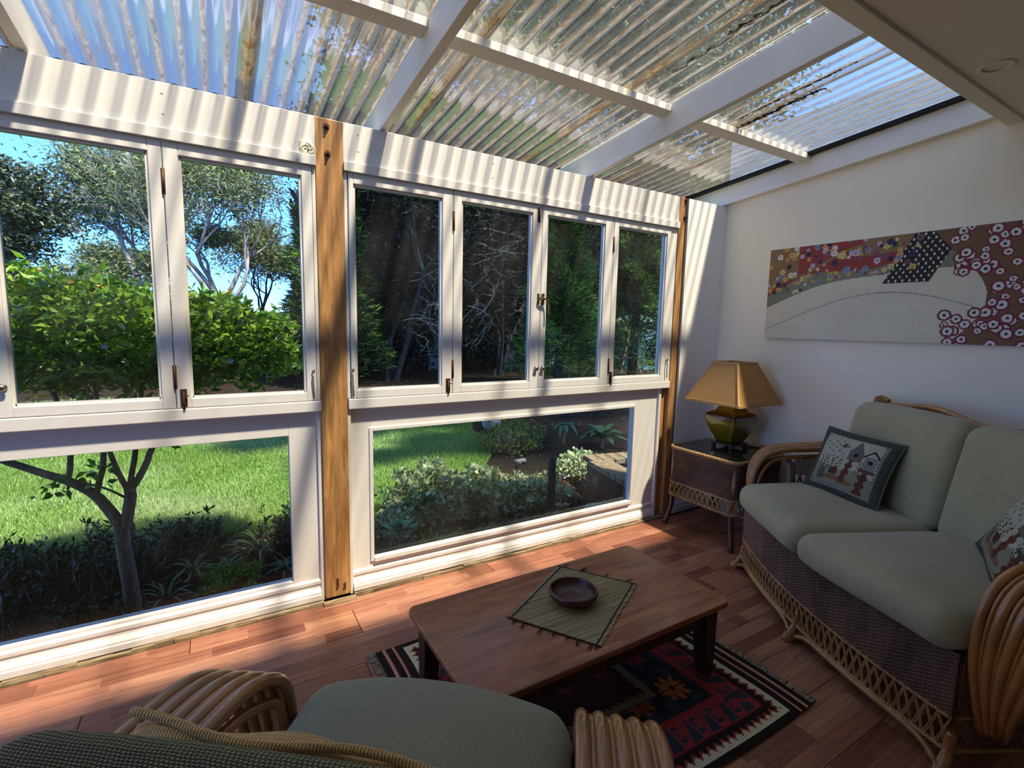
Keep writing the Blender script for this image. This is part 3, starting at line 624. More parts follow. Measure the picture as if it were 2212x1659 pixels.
def rope(mb, path, z, r=.0045, amp=.004, n=3, closed=False):
    """plaited rim: three strands winding round the path"""
    P = np.array(path, float); S_ = np.concatenate(([0], np.cumsum(np.linalg.norm(np.diff(P, axis=0), axis=1)))); m = int(S_[-1] / .008)
    for k in range(n):
        pts = []
        for i in range(m + 1):
            s = S_[-1] * i / m; a = s / .035 * 2 * PI + k * 2 * PI / n; x = np.interp(s, S_, P[:, 0]); y = np.interp(s, S_, P[:, 1])
            pts.append((x + amp * math.cos(a) * .7, y + amp * math.cos(a) * .7, z + amp * math.sin(a)))
        mb.tube(pts, r, 6)
def settee(root, W, ns, bow, railz, mcush, mback, seat_t=.0, arm_z=0.0, cushion_top=.0, arm_out=1.0, fan=1.0):
    def bf(s): u_ = max(-1, min(1, (s - W / 2) / (W / 2))); return -bow * (1 - u_ * u_)
    fr = [(s, bf(s)) for s in np.linspace(0, W, 25)]; nf = [(-2 * bow * ((s - W / 2) / (W / 2)) / (W / 2) * -1 * -1, -1) for s, _ in fr]; nf = [(0, -1)] * 25
    V, F = wicker(fr, .175, .375, nf, bulge=lambda f: .0); link('wicker_apron', npmesh('wicker_apron', V, F, M['wicker'], smooth=True), root, kind='stuff')
    b = MB(); 
    for (s0, y0), (s1, y1) in zip(fr[:-1], fr[1:]): b.hexa([(s0, y0 + .006, .18), (s1, y1 + .006, .18), (s1, y1 + .012, .18), (s0, y0 + .012, .18), (s0, y0 + .006, .37), (s1, y1 + .006, .37), (s1, y1 + .012, .37), (s0, y0 + .012, .37)])
    b.build('apron_backing', M['legd'], root)
    b = MB(); lattice(b, fr, .075, .175, .034); b.build('lattice', M['cane'], root, kind='stuff')
    b = MB(); rope(b, fr, .177, .0035, .004); rope(b, fr, .072, .0045, .005); b.build('cane_rim', M['cane'], root)
    # seat deck and side skirts
    b = MB().box(0, W, .02, .62, .345, .368); b.build('seat_deck', M['legd'], root)
    for s in (0, W):
        sd = [(s, t) for t in np.linspace(0.02, .62, 8)]; V, F = wicker(sd, .175, .375, [(-1 if s == 0 else 1, 0)] * 8); link('side_wicker', npmesh('side_wicker', V, F, M['wicker'], smooth=True), root, kind='stuff')
        b = MB(); lattice(b, sd, .075, .175, .034); b.build('side_lattice', M['wicker'], root, kind='stuff')  # dark wicker tone instead of cane, standing for shade below the arm
        b = MB(); rope(b, sd, .072, .0045, .005); rope(b, sd, .177, .0035, .004); b.build('cane_rim', M['cane'], root)
    # lower front rail arching between the feet
    feet = [.0, W] if ns == 1 else [0.0, W / 2, W]
    b = MB()
    for a, c in zip(feet[:-1], feet[1:]):
        pts = []
        for i in range(25):
            f = i / 24; s = a + (c - a) * f; e = min(f, 1 - f) * (c - a); z = .02 + .043 * (1 - math.exp(-(e / .055) ** 1.6)); pts.append((s, bf(s) - .004 - .012 * math.exp(-(e / .03) ** 2), z))
        b.tube(pts, .0105, 8)
    b.build('front_rail', M['rattan'], root)
    for s in feet:
        sg = -1 if s == 0 else (1 if s == W else 0); y = bf(s)
        b = MB().tube(cr([(s, y + .012, .13), (s + sg * .0, y + .004, .08), (s + sg * .006, y - .008, .045), (s + sg * .016, y - .026, .016), (s + sg * .018, y - .03, .0)], 4), [.014] * 4 + [.014, .0145, .015, .016] + [.018] * 4 + [.021] * 4 + [.02], 12)
        lg = b.build('leg', M['rattan'], root); b = MB()
        for k in range(5): b.lathe([(.0195, -.003), (.0225, 0), (.0195, .003)], (s + sg * .014, y - .022 + k * .001, .012 + k * .0065), 14)
        b.build('cane_binding', M['cane'], lg)
    for s in (0, W):
        MB().tube([(s, .6, .5), (s, .6, .1), (s, .615, 0)], [.016, .016, .018], 10).build('leg', M['rattan'], root)
    # arms: a fan of thick and thin poles bent over the front
    for sg, s0 in ((-1, 0.0), (1, W)):
        off = 0.0; k = 0; wid = [.0135, .006, .0135, .006, .0135, .006, .0135, .006, .0135]; c = [0]
        for a, b2 in zip(wid[:-1], wid[1:]): c.append(c[-1] + a + b2 - .0015)
        tot = c[-1]
        for q, rr in enumerate(wid):
            f = c[q] / tot; so = arm_out * .158 * f
            path = [(.06, .14, .12), (.035, .24, .35), (.012, .36 + arm_z * .3, .68), (.012, .48 + arm_z * .6, .9), (.035, .575 + arm_z * .8, .97), (.09, .635 + arm_z, 1), (.17, .662 + arm_z, 1), (.30, .668 + arm_z, 1), (.44, .676 + arm_z, 1.0), (.56, .70 + arm_z, .95), (.66, .74 + arm_z, .8)]
            pts = []
            for t, z, kf in path:
                d = 0 if z > .3 else .0
                pts.append((s0 + sg * (.012 + so * kf), t + f * fan * (.055 if t < .2 else .02) + .02, z - .012 * f * f * fan))
            b = MB().tube(cr(pts, 5), [rr * (.75 + .25 * min(1, i / 12)) for i in range((len(pts) - 1) * 5 + 1)], 10); b.build('arm_pole', M['rattan'], root)
        # inner arch poles and side lace under the arm
        b = MB().tube(cr([(s0 + sg * .01, .07, .30), (s0 + sg * .015, .065, .48), (s0 + sg * .02, .12, .585 + arm_z), (s0 + sg * .02, .22, .62 + arm_z), (s0 + sg * .03, .42, .63 + arm_z), (s0 + sg * .03, .62, .66 + arm_z)], 5), .011, 8)
        b.build('arm_arch', M['rattan'], root)
        sp = [(s0 + sg * .035, t) for t in np.linspace(.27, .60, 8)]
        V, F = wicker(sp, .525 + arm_z, .625 + arm_z, [(sg, 0)] * 8, pitch=.0075); link('arm_wicker', npmesh('arm_wicker', V, F, M['wicker'], smooth=True), root, kind='stuff')
        b = MB(); lattice(b, sp, .37, .525 + arm_z, .036, .003); b.build('arm_lattice', M['wicker'], root, kind='stuff')
        b = MB().tube(cr([(s0 + sg * .035, .19, .615 + arm_z), (s0 + sg * .035, .235, .60 + arm_z), (s0 + sg * .035, .262, .55 + arm_z), (s0 + sg * .035, .265, .37)], 5), [.006] * 4 + [.012] * 12, 8); b.build('arm_upright', M['wicker'], root)
    # back: posts, serpentine rails, woven panel
    for s in (0.0, W):
        MB().tube(cr([(s, .6, .3), (s, .62, .6), (s, .66, railz - .03), (s, .67, railz + .012)], 5), .016, 10).build('back_post', M['rattan'], root); bpst = COL.objects[-1]
        k = MB()
        for q in range(3): k.tube(cr([(s + (.0 if s == 0 else 0), .668, railz - .012 + q * .012), (s + (.035 if s == 0 else -.035), .664, railz + .004 + q * .008), (s + (.08 if s == 0 else -.08), .662, railz - .002 + q * .004)], 5), .011, 8)
        k.build('rail_end', M['rattan'], bpst)
    for dz, rr in ((0, .014), (-.021, .009), (-.036, .011)):
        pts = []
        for i in range(33):
            f = i / 32; s = W * f
            if ns == 2: z = railz - .012 + .026 * math.exp(-((f - .27) / .12) ** 2) + .026 * math.exp(-((f - .73) / .12) ** 2) - .018 * math.exp(-((f - .5) / .1) ** 2)
            else: z = railz - .01 + .02 * math.exp(-((f - .5) / .25) ** 2)
            pts.append((s, .665, z + dz))
        MB().tube(pts, rr, 8).build('back_rail', M['rattan'], root)
    bp = [(s, .655) for s in np.linspace(.01, W - .01, 12)]
    V, F = wicker(bp, .40, railz - .05, [(0, 1)] * 12, pitch=.009, stake=.02); link('back_wicker', npmesh('back_wicker', V, F, M['wicker'], smooth=True), root, kind='stuff')
    # cushions
    cw = W / ns
    for i in range(ns):
        c0 = cw * (i + .5)
        def fseat(p, c0=c0):
            g = max(0, min(1, (.27 - p.y) / .54)); s = c0 + p.x
            e = 1 - abs(p.x / (cw / 2)) ** 3; e2 = 1 - abs(p.y / .27) ** 4
            z = p.z + (.026 * e * e2 if p.z > 0 else 0) + .006 * math.sin(s * 9 + p.y * 7)
            inset = .012 * (abs(p.x / (cw / 2)) ** 8)
            return (s, .245 + p.y + (bf(s) - .028) * g ** 1.5 + inset * (1 if p.y < 0 else -1), .43 + cushion_top + z)
        vs_, fs_ = rbox(cw / 2 - .001, .27, .062, .052, (28, 28, 10), fseat)
        me = npmesh('seat_cushion', [tuple(v) for v in vs_], np.array(fs_), mcush, smooth=True); link('seat_cushion', me, root)
        ztop = railz - .01 + cushion_top
        def fback(p, c0=c0):
            hz = (ztop - .47) / 2; g = (p.z + hz) / (2 * hz); e = 1 - abs(p.x / (cw / 2)) ** 2.4
            y = .53 + p.y * (1 - .12 * g) + .085 * (g - .2) - (.025 * e * math.sin(PI * g) if p.y < 0 else 0)
            z = .47 + hz + p.z + (.012 * e + .004) * max(0, g - .5) * 2 
            return (c0 + p.x * (1 - .0 * g), y, z)
        hz = (ztop - .47) / 2
        vs_, fs_ = rbox(cw / 2 - .001, .07, hz, .055, (28, 10, 28), fback)
        V = np.array([tuple(v) for v in vs_]); me = npmesh('back_cushion', V, np.array(fs_), mback, smooth=True, uv=np.stack([V[:, 0], V[:, 2] - V[:, 1]], 1)); link('back_cushion', me, root)
sofa = empty('rattan_sofa', (2.43, -.744, 0), math.atan2(-.8713, -.4907), 'two-seat rattan sofa with sage green cushions and wicker apron by the right wall', 'sofa')
settee(sofa, 1.25, 2, .079, .945, M['sage'], M['sage'])
n_ = (.62 / 1.0003, .785 / 1.0003); r_ = (n_[1], -n_[0])
chair_o = (1.45 * r_[0] - .85 * n_[0], 1.45 * r_[1] - .85 * n_[1], 0)
chair = empty('rattan_armchair', chair_o, math.atan2(n_[0], -n_[1]), 'rattan armchair with sage cushions seen from behind, facing the coffee table', 'armchair')
settee(chair, .60, 1, .045, .90, M['sagef'], M['knit'], cushion_top=-.012, arm_z=-.05, arm_out=.82, fan=.15)

# mustard cushion on the armchair, thin, leaning on the back cushion
def softpad(name, hw, hh, th, m, parent=None, wav=.006, pinch=.9, n=28, seed=1):
    def f(sgn):
        V = []
        for i in range(n + 1):
            for j in range(n + 1):
                a = i / n * 2 - 1; b = j / n * 2 - 1; e = (1 - abs(a) ** 2.6) * (1 - abs(b) ** 2.6)
                x = a * hw * (1 - .06 * (1 - b * b) * (abs(a) ** 3)); z = b * hh * (1 - .06 * (1 - a * a) * (abs(b) ** 3))
                x *= 1 - .07 * abs(b) ** 7; z *= 1 - .10 * abs(a) ** 7
                V.append((x + wav * .5 * math.sin(b * 7 + seed), sgn * (th * e ** .45 + .001) + wav * math.sin(a * 5 + b * 4 + seed), z + wav * .4 * math.sin(a * 9 + seed)))
        return V
    V = f(-1) + f(1); F = []; o = (n + 1) ** 2
    for i in range(n):
        for j in range(n):
            b0 = i * (n + 1) + j; F.append((b0, b0 + n + 1, b0 + n + 2, b0 + 1)); F.append((o + b0, o + b0 + 1, o + b0 + n + 2, o + b0 + n + 1))
    for i in range(n):
        for a, b in ((i * (n + 1), (i + 1) * (n + 1)), ((i + 1) * (n + 1) + n, i * (n + 1) + n)): F.append((a, o + a, o + b, b))
        for a, b in ((i + 1, i), (n * (n + 1) + i, n * (n + 1) + i + 1)): F.append((a, o + a, o + b, b))
    return link(name, npmesh(name, V, np.array(F), m, smooth=True), parent)
mp_ = empty('mustard_cushion', (0, 0, 0), 0, 'mustard ribbed cushion tucked against the back of the armchair', 'cushion')
mp_.matrix_world = Matrix.Translation(chair.location) @ Matrix.Rotation(chair.rotation_euler.z, 4, 'Z') @ Matrix.Translation((.365, .385, .575)) @ Matrix.Rotation(math.radians(-10), 4, 'X') @ Matrix.Rotation(math.radians(-3), 4, 'Y')
softpad('cushion_body', .25, .19, .045, M['mustard'], mp_, .008)
b = MB(); b.tube([(.25 * math.cos(a) * (abs(math.cos(a)) ** -.6 if abs(math.cos(a)) > .05 else 1) if 0 else x, 0.008 * math.sin(x * 20), z) for x, z, a in [(x, .19 - .004, 0) for x in np.linspace(-.245, .245, 40)]], .006, 6); b.build('piping', M['mustard'], mp_)

# printed cushions with bird houses
def birdprint(u, v):
    cream = L('b9b29c') * (1 + .04 * math.sin(u * 40 + v * 31)); dk = L('4a4c46'); br = L('6b3f31'); gr = L('6f7060')
    bd = min(u, v, 1 - u, 1 - v)
    if bd < .085: return L('45483f') * (1.0 + (.5 if math.sin((u + v) * 110) > .3 else 0))
    if bd < .10: return L('8f8e80')
    if bd < .125 and (u > .85 or v < .15): return L('a09a86') if math.sin((u - v) * 120) > 0 else L('6e6a5c')
    def post(cx, lean, w0, z0, z1):
        return z0 < v < z1 and abs(u - (cx + lean * (v - z0))) < w0 * (1 + .35 * math.sin(v * 55))
    if v < .40 + .03 * math.sin(u * 12): cream = L('8f8a70')
    # left house: pointed
    hx = .58
    if .58 < v < .90 and abs(u - hx) < .095 * (1 if v < .72 else (.90 - v) / .18): 
        if (u - hx) ** 2 + (v - .67) ** 2 < .0009: return L('2a2620')
        return L('77736a') * (.85 + .1 * math.sin(u * 160))
    hx = .79
    if .50 < v < .70 and abs(u - hx) < .075:
        if (u - hx) ** 2 + (v - .62) ** 2 < .0009: return L('1f1c18')
        return L('8a857a')
    if abs((v - .79) + abs(u - hx) * 1.0) < .018 and abs(u - hx) < .12: return L('3a2c26')
    if abs(u - hx) < .1 and .46 < v < .50: return L('5b4a40')
    if post(.53, .08, .035, .20, .58): return br * (1 + .15 * math.sin(v * 90))
    if post(.76, .05, .045, .12, .47): return br * (.9 + .15 * math.sin(v * 90))
    for cx, cy, a in ((.40, .24, .13), (.56, .22, .12)):
        if ((u - cx) / a) ** 2 + ((v - cy) / .035) ** 2 < 1: return L('8a6144')
    if .33 < u < .44 and .29 < v < .40: return L('5a3a30')
    if .17 < u < .28 and .18 < v < .36: return L('5c5d55')
    if .14 < u < .46 and .36 < v < .58 and math.sin(u * 85 + math.sin(v * 50) * 2) * math.sin(v * 70 + u * 18) > .05 + (v - .36) * 1.6: return L('55584a')
    if .64 < u < .72 and .38 < v < .60 and math.sin(u * 150) * math.sin(v * 95) > .25: return L('44483c')
    if ((u - .40) / .07) ** 2 + ((v - .76 - .2 * (u - .40)) / .014) ** 2 < 1 or ((u - .385) / .02) ** 2 + ((v - .78) / .03) ** 2 < 1: return L('5c5850')
    if v > .62 and u < .42 and math.sin(u * 60 + v * 22) * math.sin(v * 55 - u * 20) > .70: return L('6f7462')
    return cream
def printed(label, M4, hw=.19, hh=.165):
    t = empty('printed_cushion', (0, 0, 0), 0, label, 'cushion', 'bird house cushions on the sofa'); t.matrix_world = M4
    n = 90
    def pos(sg):
        def f(a, b):
            a2 = a * 2 - 1; b2 = b * 2 - 1; e = max(0, (1 - abs(a2) ** 2.4) * (1 - abs(b2) ** 2.4))
            return (a2 * hw * (1 - .05 * (1 - b2 * b2)), sg * (.045 * e ** .5 + .002) + .004 * math.sin(a2 * 4 + b2 * 3), b2 * hh * (1 - .05 * (1 - a2 * a2)))
        return f
    colgrid('front_cover', n, n, pos(-1), birdprint, M['print'], t)
    colgrid('back_cover', 20, 20, pos(1), lambda a, b: L('4a4c42'), M['print'], t)
    b = MB(); pts = []
    for k in range(81):
        q = k / 80 * 4; e = int(q) % 4; f = q - int(q); a2, b2 = [(f * 2 - 1, -1), (1, f * 2 - 1), (1 - f * 2, 1), (-1, 1 - f * 2)][e]
        pts.append((a2 * hw * (1 - .05 * (1 - b2 * b2)), .004 * math.sin(a2 * 4 + b2 * 3), b2 * hh * (1 - .05 * (1 - a2 * a2))))
    b.tube(pts, .0055, 6); b.build('piping', plain('grey_piping', '5c5f56', .9, .1), t)
SM = Matrix.Translation(sofa.location) @ Matrix.Rotation(sofa.rotation_euler.z, 4, 'Z')
printed('cream bird house cushion leaning in the window-side corner of the sofa', SM @ Matrix.Translation((.265, .36, .655)) @ Matrix.Rotation(math.radians(16), 4, 'Z') @ Matrix.Rotation(math.radians(-24), 4, 'X') @ Matrix.Rotation(math.radians(2), 4, 'Y'))
printed('cream bird house cushion tipped against the sofa arm nearest the armchair', SM @ Matrix.Translation((1.10, .33, .65)) @ Matrix.Rotation(math.radians(-28), 4, 'Z') @ Matrix.Rotation(math.radians(-24), 4, 'X') @ Matrix.Rotation(math.radians(14), 4, 'Y'))

# ------------------------------------------------------------------ side table
TX0, TX1, TY0, TY1 = 2.545, 3.05, -.60, -.085
st = empty('wicker_side_table', ((TX0 + TX1) / 2, (TY0 + TY1) / 2, 0), 0, 'square brown wicker side table with dark glass top in the corner', 'table')
hx, hy = (TX1 - TX0) / 2, (TY1 - TY0) / 2
def rrect(hx, hy, r, n=8):
    P = []; N = []
    for cx, cy, a0 in ((hx - r, hy - r, 0), (-hx + r, hy - r, PI / 2), (-hx + r, -hy + r, PI), (hx - r, -hy + r, 1.5 * PI)):
        for k in range(n + 1):
            a = a0 + PI / 2 * k / n; P.append((cx + r * math.cos(a), cy + r * math.sin(a))); N.append((math.cos(a), math.sin(a)))
    P.append(P[0]); N.append(N[0]); return P, N
P, N = rrect(hx - .008, hy - .008, .05)
V, F = wicker(P, .30, .515, N, bulge=lambda f: -.012 * math.sin(PI * f)); link('wicker_body', npmesh('wicker_body', V, F, M['wicker'], smooth=True), st, kind='stuff')
Pi, _ = rrect(hx - .03, hy - .03, .04); b = MB()
vs = [(x, y, z) for z in (.30, .51) for x, y in Pi]; n = len(Pi); b.add(vs, [(i, i + 1, n + i + 1, n + i) for i in range(n - 1)]); b.build('body_lining', M['legd'], st)
b = MB(); lattice(b, P, .215, .30, .036, .003); b.build('lattice', M['cane'], st, kind='stuff')
b = MB(); rope(b, P, .528, .006, .008); rope(b, P, .30, .004, .004); rope(b, P, .213, .005, .006); b.build('cane_rim', M['cane'], st)
b = MB(); Pg, _ = rrect(hx - .016, hy - .016, .04); n = len(Pg) - 1; b.add([(x, y, z) for z in (.532, .540) for x, y in Pg[:n]], [tuple(reversed(range(n))), tuple(range(n, 2 * n))] + [(i, (i + 1) % n, n + (i + 1) % n, n + i) for i in range(n)]); b.build('glass_top', M['blackgl'], st)
for sx, sy in ((-1, -1), (-1, 1), (1, -1), (1, 1)):
    x, y = sx * (hx - .035), sy * (hy - .035)
    MB().tube([(x, y, .52), (x, y, .21)], .014, 10).build('corner_post', M['cane'], st)
    MB().tube(cr([(x, y, .23), (x, y, .15), (x + sx * .008, y + sy * .012 , .08), (x + sx * .024, y + sy * .03, .0)], 5), .017, 12).build('leg', M['legd'], st)
# lamp
TZ = .541
la = empty('table_lamp', (2.855, -.325, TZ), math.radians(-3), 'olive glazed table lamp with square gold linen shade on the wicker table', 'lamp')
def sqloft(mb, prof, rc=.25, n=6, cap=True):
    """square cross sections with soft corners; prof (half, z)"""
    rings = []
    for h_, z in prof:
        P, _ = rrect(h_, h_, h_ * rc, n); rings.append([(x, y, z) for x, y in P[:-1]])
    m_ = len(rings[0]); vs = [v for r in rings for v in r]; fs = []
    for i in range(len(rings) - 1):
        for k in range(m_): fs.append((i * m_ + k, i * m_ + (k + 1) % m_, (i + 1) * m_ + (k + 1) % m_, (i + 1) * m_ + k))
    mb.add(vs, fs, True)
    if cap: o = len(mb.v) - len(vs); mb.f += [tuple(o + k for k in reversed(range(m_))), tuple(o + (len(rings) - 1) * m_ + k for k in range(m_))]; mb.sm += [False, False]
b = MB().box(-.08, .08, -.08, .08, .022, .036)
for sx in (-1, 1):
    for sy in (-1, 1): b.box(sx * .078, sx * .056, sy * .078, sy * .056, 0, .022)
b.build('stand', M['rosew'], la, .003)
b = MB(); prof = [(.058, .036), (.064, .05), (.084, .09), (.104, .135), (.115, .175), (.118, .20), (.112, .218), (.095, .228), (.076, .238), (.070, .242), (.068, .250), (.060, .262), (.050, .280), (.044, .286), (.02, .288)]
sqloft(b, prof, .13); b.build('lamp_body', M['glaze'], la)
MB().tube([(0, 0, .286), (0, 0, .34)], .012, 12).tube([(0, 0, .34), (0, 0, .50)], .003, 6).tube([(-.09, 0, .545), (.09, 0, .545)], .002, 6).tube([(0, -.09, .545), (0, .09, .545)], .002, 6).tube([(0, 0, .50), (0, 0, .547)], .003, 6).build('stem', M['brass'], la)
MB().lathe([(.012, .33), (.014, .35), (.028, .39), (.03, .42), (.02, .445), (.0001, .452)], n=20).build('bulb', plain('frosted_bulb', 'e8e4da', .3), la)
b = MB(); H0, H1, Z0, Z1 = .203, .092, .300, .548
for k in range(4):
    a = k * PI / 2; R3 = lambda x, y: (x * math.cos(a) - y * math.sin(a), x * math.sin(a) + y * math.cos(a))
    def q(x, y, z): xx, yy = R3(x, y); return (xx, yy, z)
    b.hexa([q(-H0, -H0, Z0), q(H0, -H0, Z0), q(H0 - .002, -H0 + .002, Z0), q(-H0 + .002, -H0 + .002, Z0), q(-H1, -H1, Z1), q(H1, -H1, Z1), q(H1 - .002, -H1 + .002, Z1), q(-H1 + .002, -H1 + .002, Z1)])
shd = b.build('lamp_shade', M['shade'], la)
b = MB()
for h_, z, t_ in ((H0, Z0, .007), (H1, Z1, .006)):
    c_ = [(-h_, -h_), (h_, -h_), (h_, h_), (-h_, h_)]
    for i in range(4): b.bar(c_[i] + (z + .002,), c_[(i + 1) % 4] + (z + .002,), .005, t_ * 2)
for sx, sy in ((-1, -1), (1, -1), (1, 1), (-1, 1)): b.bar((sx * H0, sy * H0, Z0), (sx * H1, sy * H1, Z1), .010, .004, up=(sx, sy, 0))
b.build('shade_binding', M['trimg'], shd)
cdd = MB().tube(cr([(2.93, -.35, .545), (2.97, -.40, .544), (3.02, -.43, .544), (3.062, -.44, .545), (3.08, -.45, .50), (3.085, -.45, .30), (3.085, -.44, .02)], 6), .0028, 6).build('lamp_cord', M['cord'])
tag(cdd, 'thin dark flex trailing off the back of the wicker table', 'cord')

# ------------------------------------------------------------------ coffee table
ct = empty('coffee_table', (1.075, -.98, 0), 0, 'low dark-stained wooden coffee table on the kilim rug', 'table')
hx, hy, tz = .53, .268, .305
b = MB(); Pg, _ = rrect(hx, hy, .03, 6); n = len(Pg) - 1
b.add([(x, y, z) for z in (tz - .022, tz) for x, y in Pg[:n]], [tuple(reversed(range(n))), tuple(range(n, 2 * n))] + [(i, (i + 1) % n, n + (i + 1) % n, n + i) for i in range(n)]); b.build('tabletop', M['table'], ct, .004)
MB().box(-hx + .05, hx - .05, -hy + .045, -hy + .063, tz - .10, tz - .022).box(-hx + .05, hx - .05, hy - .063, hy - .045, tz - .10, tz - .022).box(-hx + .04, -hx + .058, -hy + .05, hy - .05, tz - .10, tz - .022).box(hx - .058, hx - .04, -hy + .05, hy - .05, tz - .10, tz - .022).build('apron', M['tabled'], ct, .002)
for sx in (-1, 1):
    for sy in (-1, 1):
        x, y = sx * (hx - .065), sy * (hy - .065); a, c = .034, .024; x2, y2 = x + sx * .008, y + sy * .008
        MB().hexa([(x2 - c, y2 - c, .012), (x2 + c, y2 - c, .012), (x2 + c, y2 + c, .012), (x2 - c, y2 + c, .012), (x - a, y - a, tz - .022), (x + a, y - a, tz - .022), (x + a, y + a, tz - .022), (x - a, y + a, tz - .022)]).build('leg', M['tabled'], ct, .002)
# reed mat
mt = empty('reed_mat', (1.105, -.975, tz + .001), 0, 'split reed table mat with dark threads and tassels under the bowl', 'mat')
c4 = np.array([[1.19, -.729], [1.372, -.997], [.998, -1.218], [.822, -.938]]) - np.array([1.105, -.975])
mc = lambda b, a: (1 - a) * (1 - b) * c4[0] + a * (1 - b) * c4[1] + a * b * c4[2] + (1 - a) * b * c4[3]
b = MB(); R4 = random.Random(2)
for i in range(84):
    f0 = i / 84; f1 = f0 + .9 / 84; e0 = R4.uniform(-.012, .008); e1 = 1 + R4.uniform(-.008, .012); z = .0012 + R4.uniform(0, .0012)
    p = [mc(f0, e0), mc(f1, e0), mc(f1, e1), mc(f0, e1)]; b.hexa([(*q, 0) for q in p] + [(*q, z + .0008) for q in p])
me = b.mesh('reeds', M['reed']); o = link('reeds', me, mt, kind='stuff')
ang = math.atan2(*(c4[3] - c4[0])[::-1]); 
b = MB()
for e in (.045, .955):
    b.tube([(*mc(f, e), .0035 + .0008 * math.sin(f * 60)) for f in np.linspace(0, 1, 24)], .0022, 5)
for f in (.0, 1.0): b.tube([(*mc(f, e), .003) for e in np.linspace(0, 1, 24)], .0018, 5)
b.build('binding_thread', M['black'], mt)
for f, e, d in [(0, x, -1) for x in (.08, .3, .33, .62, .88)] + [(1, x, 1) for x in (.1, .22, .4, .52, .66, .78, .92, .97)]:
    p = mc(f, e); q = p + (c4[3] - c4[0]) / .42 * d * .030 + np.array([R4.uniform(-.012, .012), R4.uniform(-.008, .008)])
    m_ = (p + q) / 2 + np.array([R4.uniform(-.006, .006), R4.uniform(-.006, .006)])
    MB().tube([(*p, .004), (*m_, .007), (*q, .003)], [.0022, .0026, .0012], 5).tube([(*m_, .007), (*(q + np.array([.008, -.006])), .003)], [.0018, .001], 5).build('tassel', M['black'], mt)
bw = empty('wooden_bowl', (1.081, -.97, tz + .006), 0, 'round dark turned wooden bowl on the reed mat', 'bowl')
MB().lathe([(.0001, .0), (.045, .0), (.065, .006), (.084, .022), (.090, .036), (.087, .046), (.083, .047), (.080, .044), (.080, .034), (.070, .018), (.045, .010), (.0001, .009)], n=64).build('bowl_body', M['bowl'], bw)

# ------------------------------------------------------------------ kilim
KX0, KX1, KY0, KY1 = .49, 1.745, -1.49, -.485
def kil(u, v):
    x = u * 1.255; y = v * 1.005; dk = L('231a17'); cream = L('c9b892'); red = L('8e2f2c'); blue = L('2d3238'); rust = L('7a3a2c'); n = 1 + .08 * math.sin(x * 900) * math.sin(y * 400)
    ex = min(x, 1.255 - x); ey = min(y, 1.005 - y)
    if ex < .105:
        if .028 < ex < .038 or .066 < ex < .076: return L('b98a72') * n
        if .038 <= ex < .042 or .076 <= ex < .080: return L('7a2b26') * n
        return dk * n
    if ey < .022: return dk * n
    a = ex - .105; b_ = ey - .022; d = min(a, b_); al = y if a < b_ else x
    tri = abs(((al / .032) % 1) - .5) * 2
    if d < .062:
        st_ = math.floor(tri * 4) / 4 * .032
        if d < .018 + st_ * .6: return cream * n
        if d < .028 + st_ * .7: return L('8a3a30') * n
        return dk * n
    if d < .070: return red * .8 * n
    if d < .165:   # hooked triangles
        c = ((al / .088) % 1); h_ = (d - .070) / .095
        if c < .5 and h_ < 1 - 0 and c * 2 < 1 - abs(h_ - .5) * .3:
            cx, hy_ = (c * 2 - .5), (h_ - .5); rr = max(abs(cx), abs(hy_))
            if .18 < rr < .32 and not (cx > .1 and abs(hy_) < .14): return blue * n
            if rr < .08: return blue * n
            return L('8b3533') * n
        if h_ < 1.7 * (c - .45): return blue * n
        return L('84322f') * n
    if d < .178: return L('8f2f2c') * n
    # inner field
    ix = (x - .283); iy = (y - .2); fx = (ix / .17) % 1 - .5; fy = (iy / .2) % 1 - .5; k = (math.floor(ix / .17) + math.floor(iy / .2)) % 3
    if .25 < u < .64 and .3 < v < .72:
        e = min(u - .25, .64 - u, (v - .3) * .8, (.72 - v) * .8)
        if e < .02 + .012 * (math.floor(abs(((x + y) / .03 % 1) - .5) * 6) / 3): return L('6f6148') * n
        return L('3a1a18') * n if (abs(fx) + abs(fy)) > .3 else L('6e2422') * n
    rr = math.hypot(fx * .85, fy); an = math.atan2(fy, fx)
    if rr < .05: return (cream if k == 1 else dk) * n
    if rr < .26 + .05 * math.cos(an * 8) and abs(math.sin(an * 3)) > .25: return (L('a8602a') if k == 0 else L('7a2826') if k == 1 else L('8a3f2a')) * n
    return (L('20262b') if math.sin(x * 60) * math.sin(y * 46) < .3 else L('2c363b')) * n
kl = empty('kilim_rug', (KX0, KY0, 0), 0, 'red and black kilim rug with cream fringe under the coffee table', 'rug')
_kil = kil
colgrid('woven_field', 320, 260, lambda a, b: (a * 1.255 + .006 * math.sin(b * 9), b * 1.005 + .006 * math.sin(a * 6), .009 + .0015 * math.sin(a * 22) * math.sin(b * 17)), lambda a, b: np.minimum(_kil(a, b) * 1.5, .8), M['kilim'], kl)
b = MB().box(.004, 1.248, .006, .999, .001, .0065); b.build('rug_backing', M['fringe'], kl)
b = MB(); R5 = random.Random(4)
for side in (0, 1):
    for i in range(130):
        y = i / 129 * .995 + .005; x0 = 1.25 if side else .0; d = 1 if side else -1; l_ = R5.uniform(.026, .042); dy = R5.uniform(-.012, .012)
        x0 += .006 * math.sin(y / 1.005 * 9)
        b.tube([(x0, y, .008), (x0 + d * l_ * .5, y + dy * .4, .010), (x0 + d * l_, y + dy, .003)], [.0026, .003, .0015], 5)
b.build('fringe', M['fringe'], kl, kind='stuff')

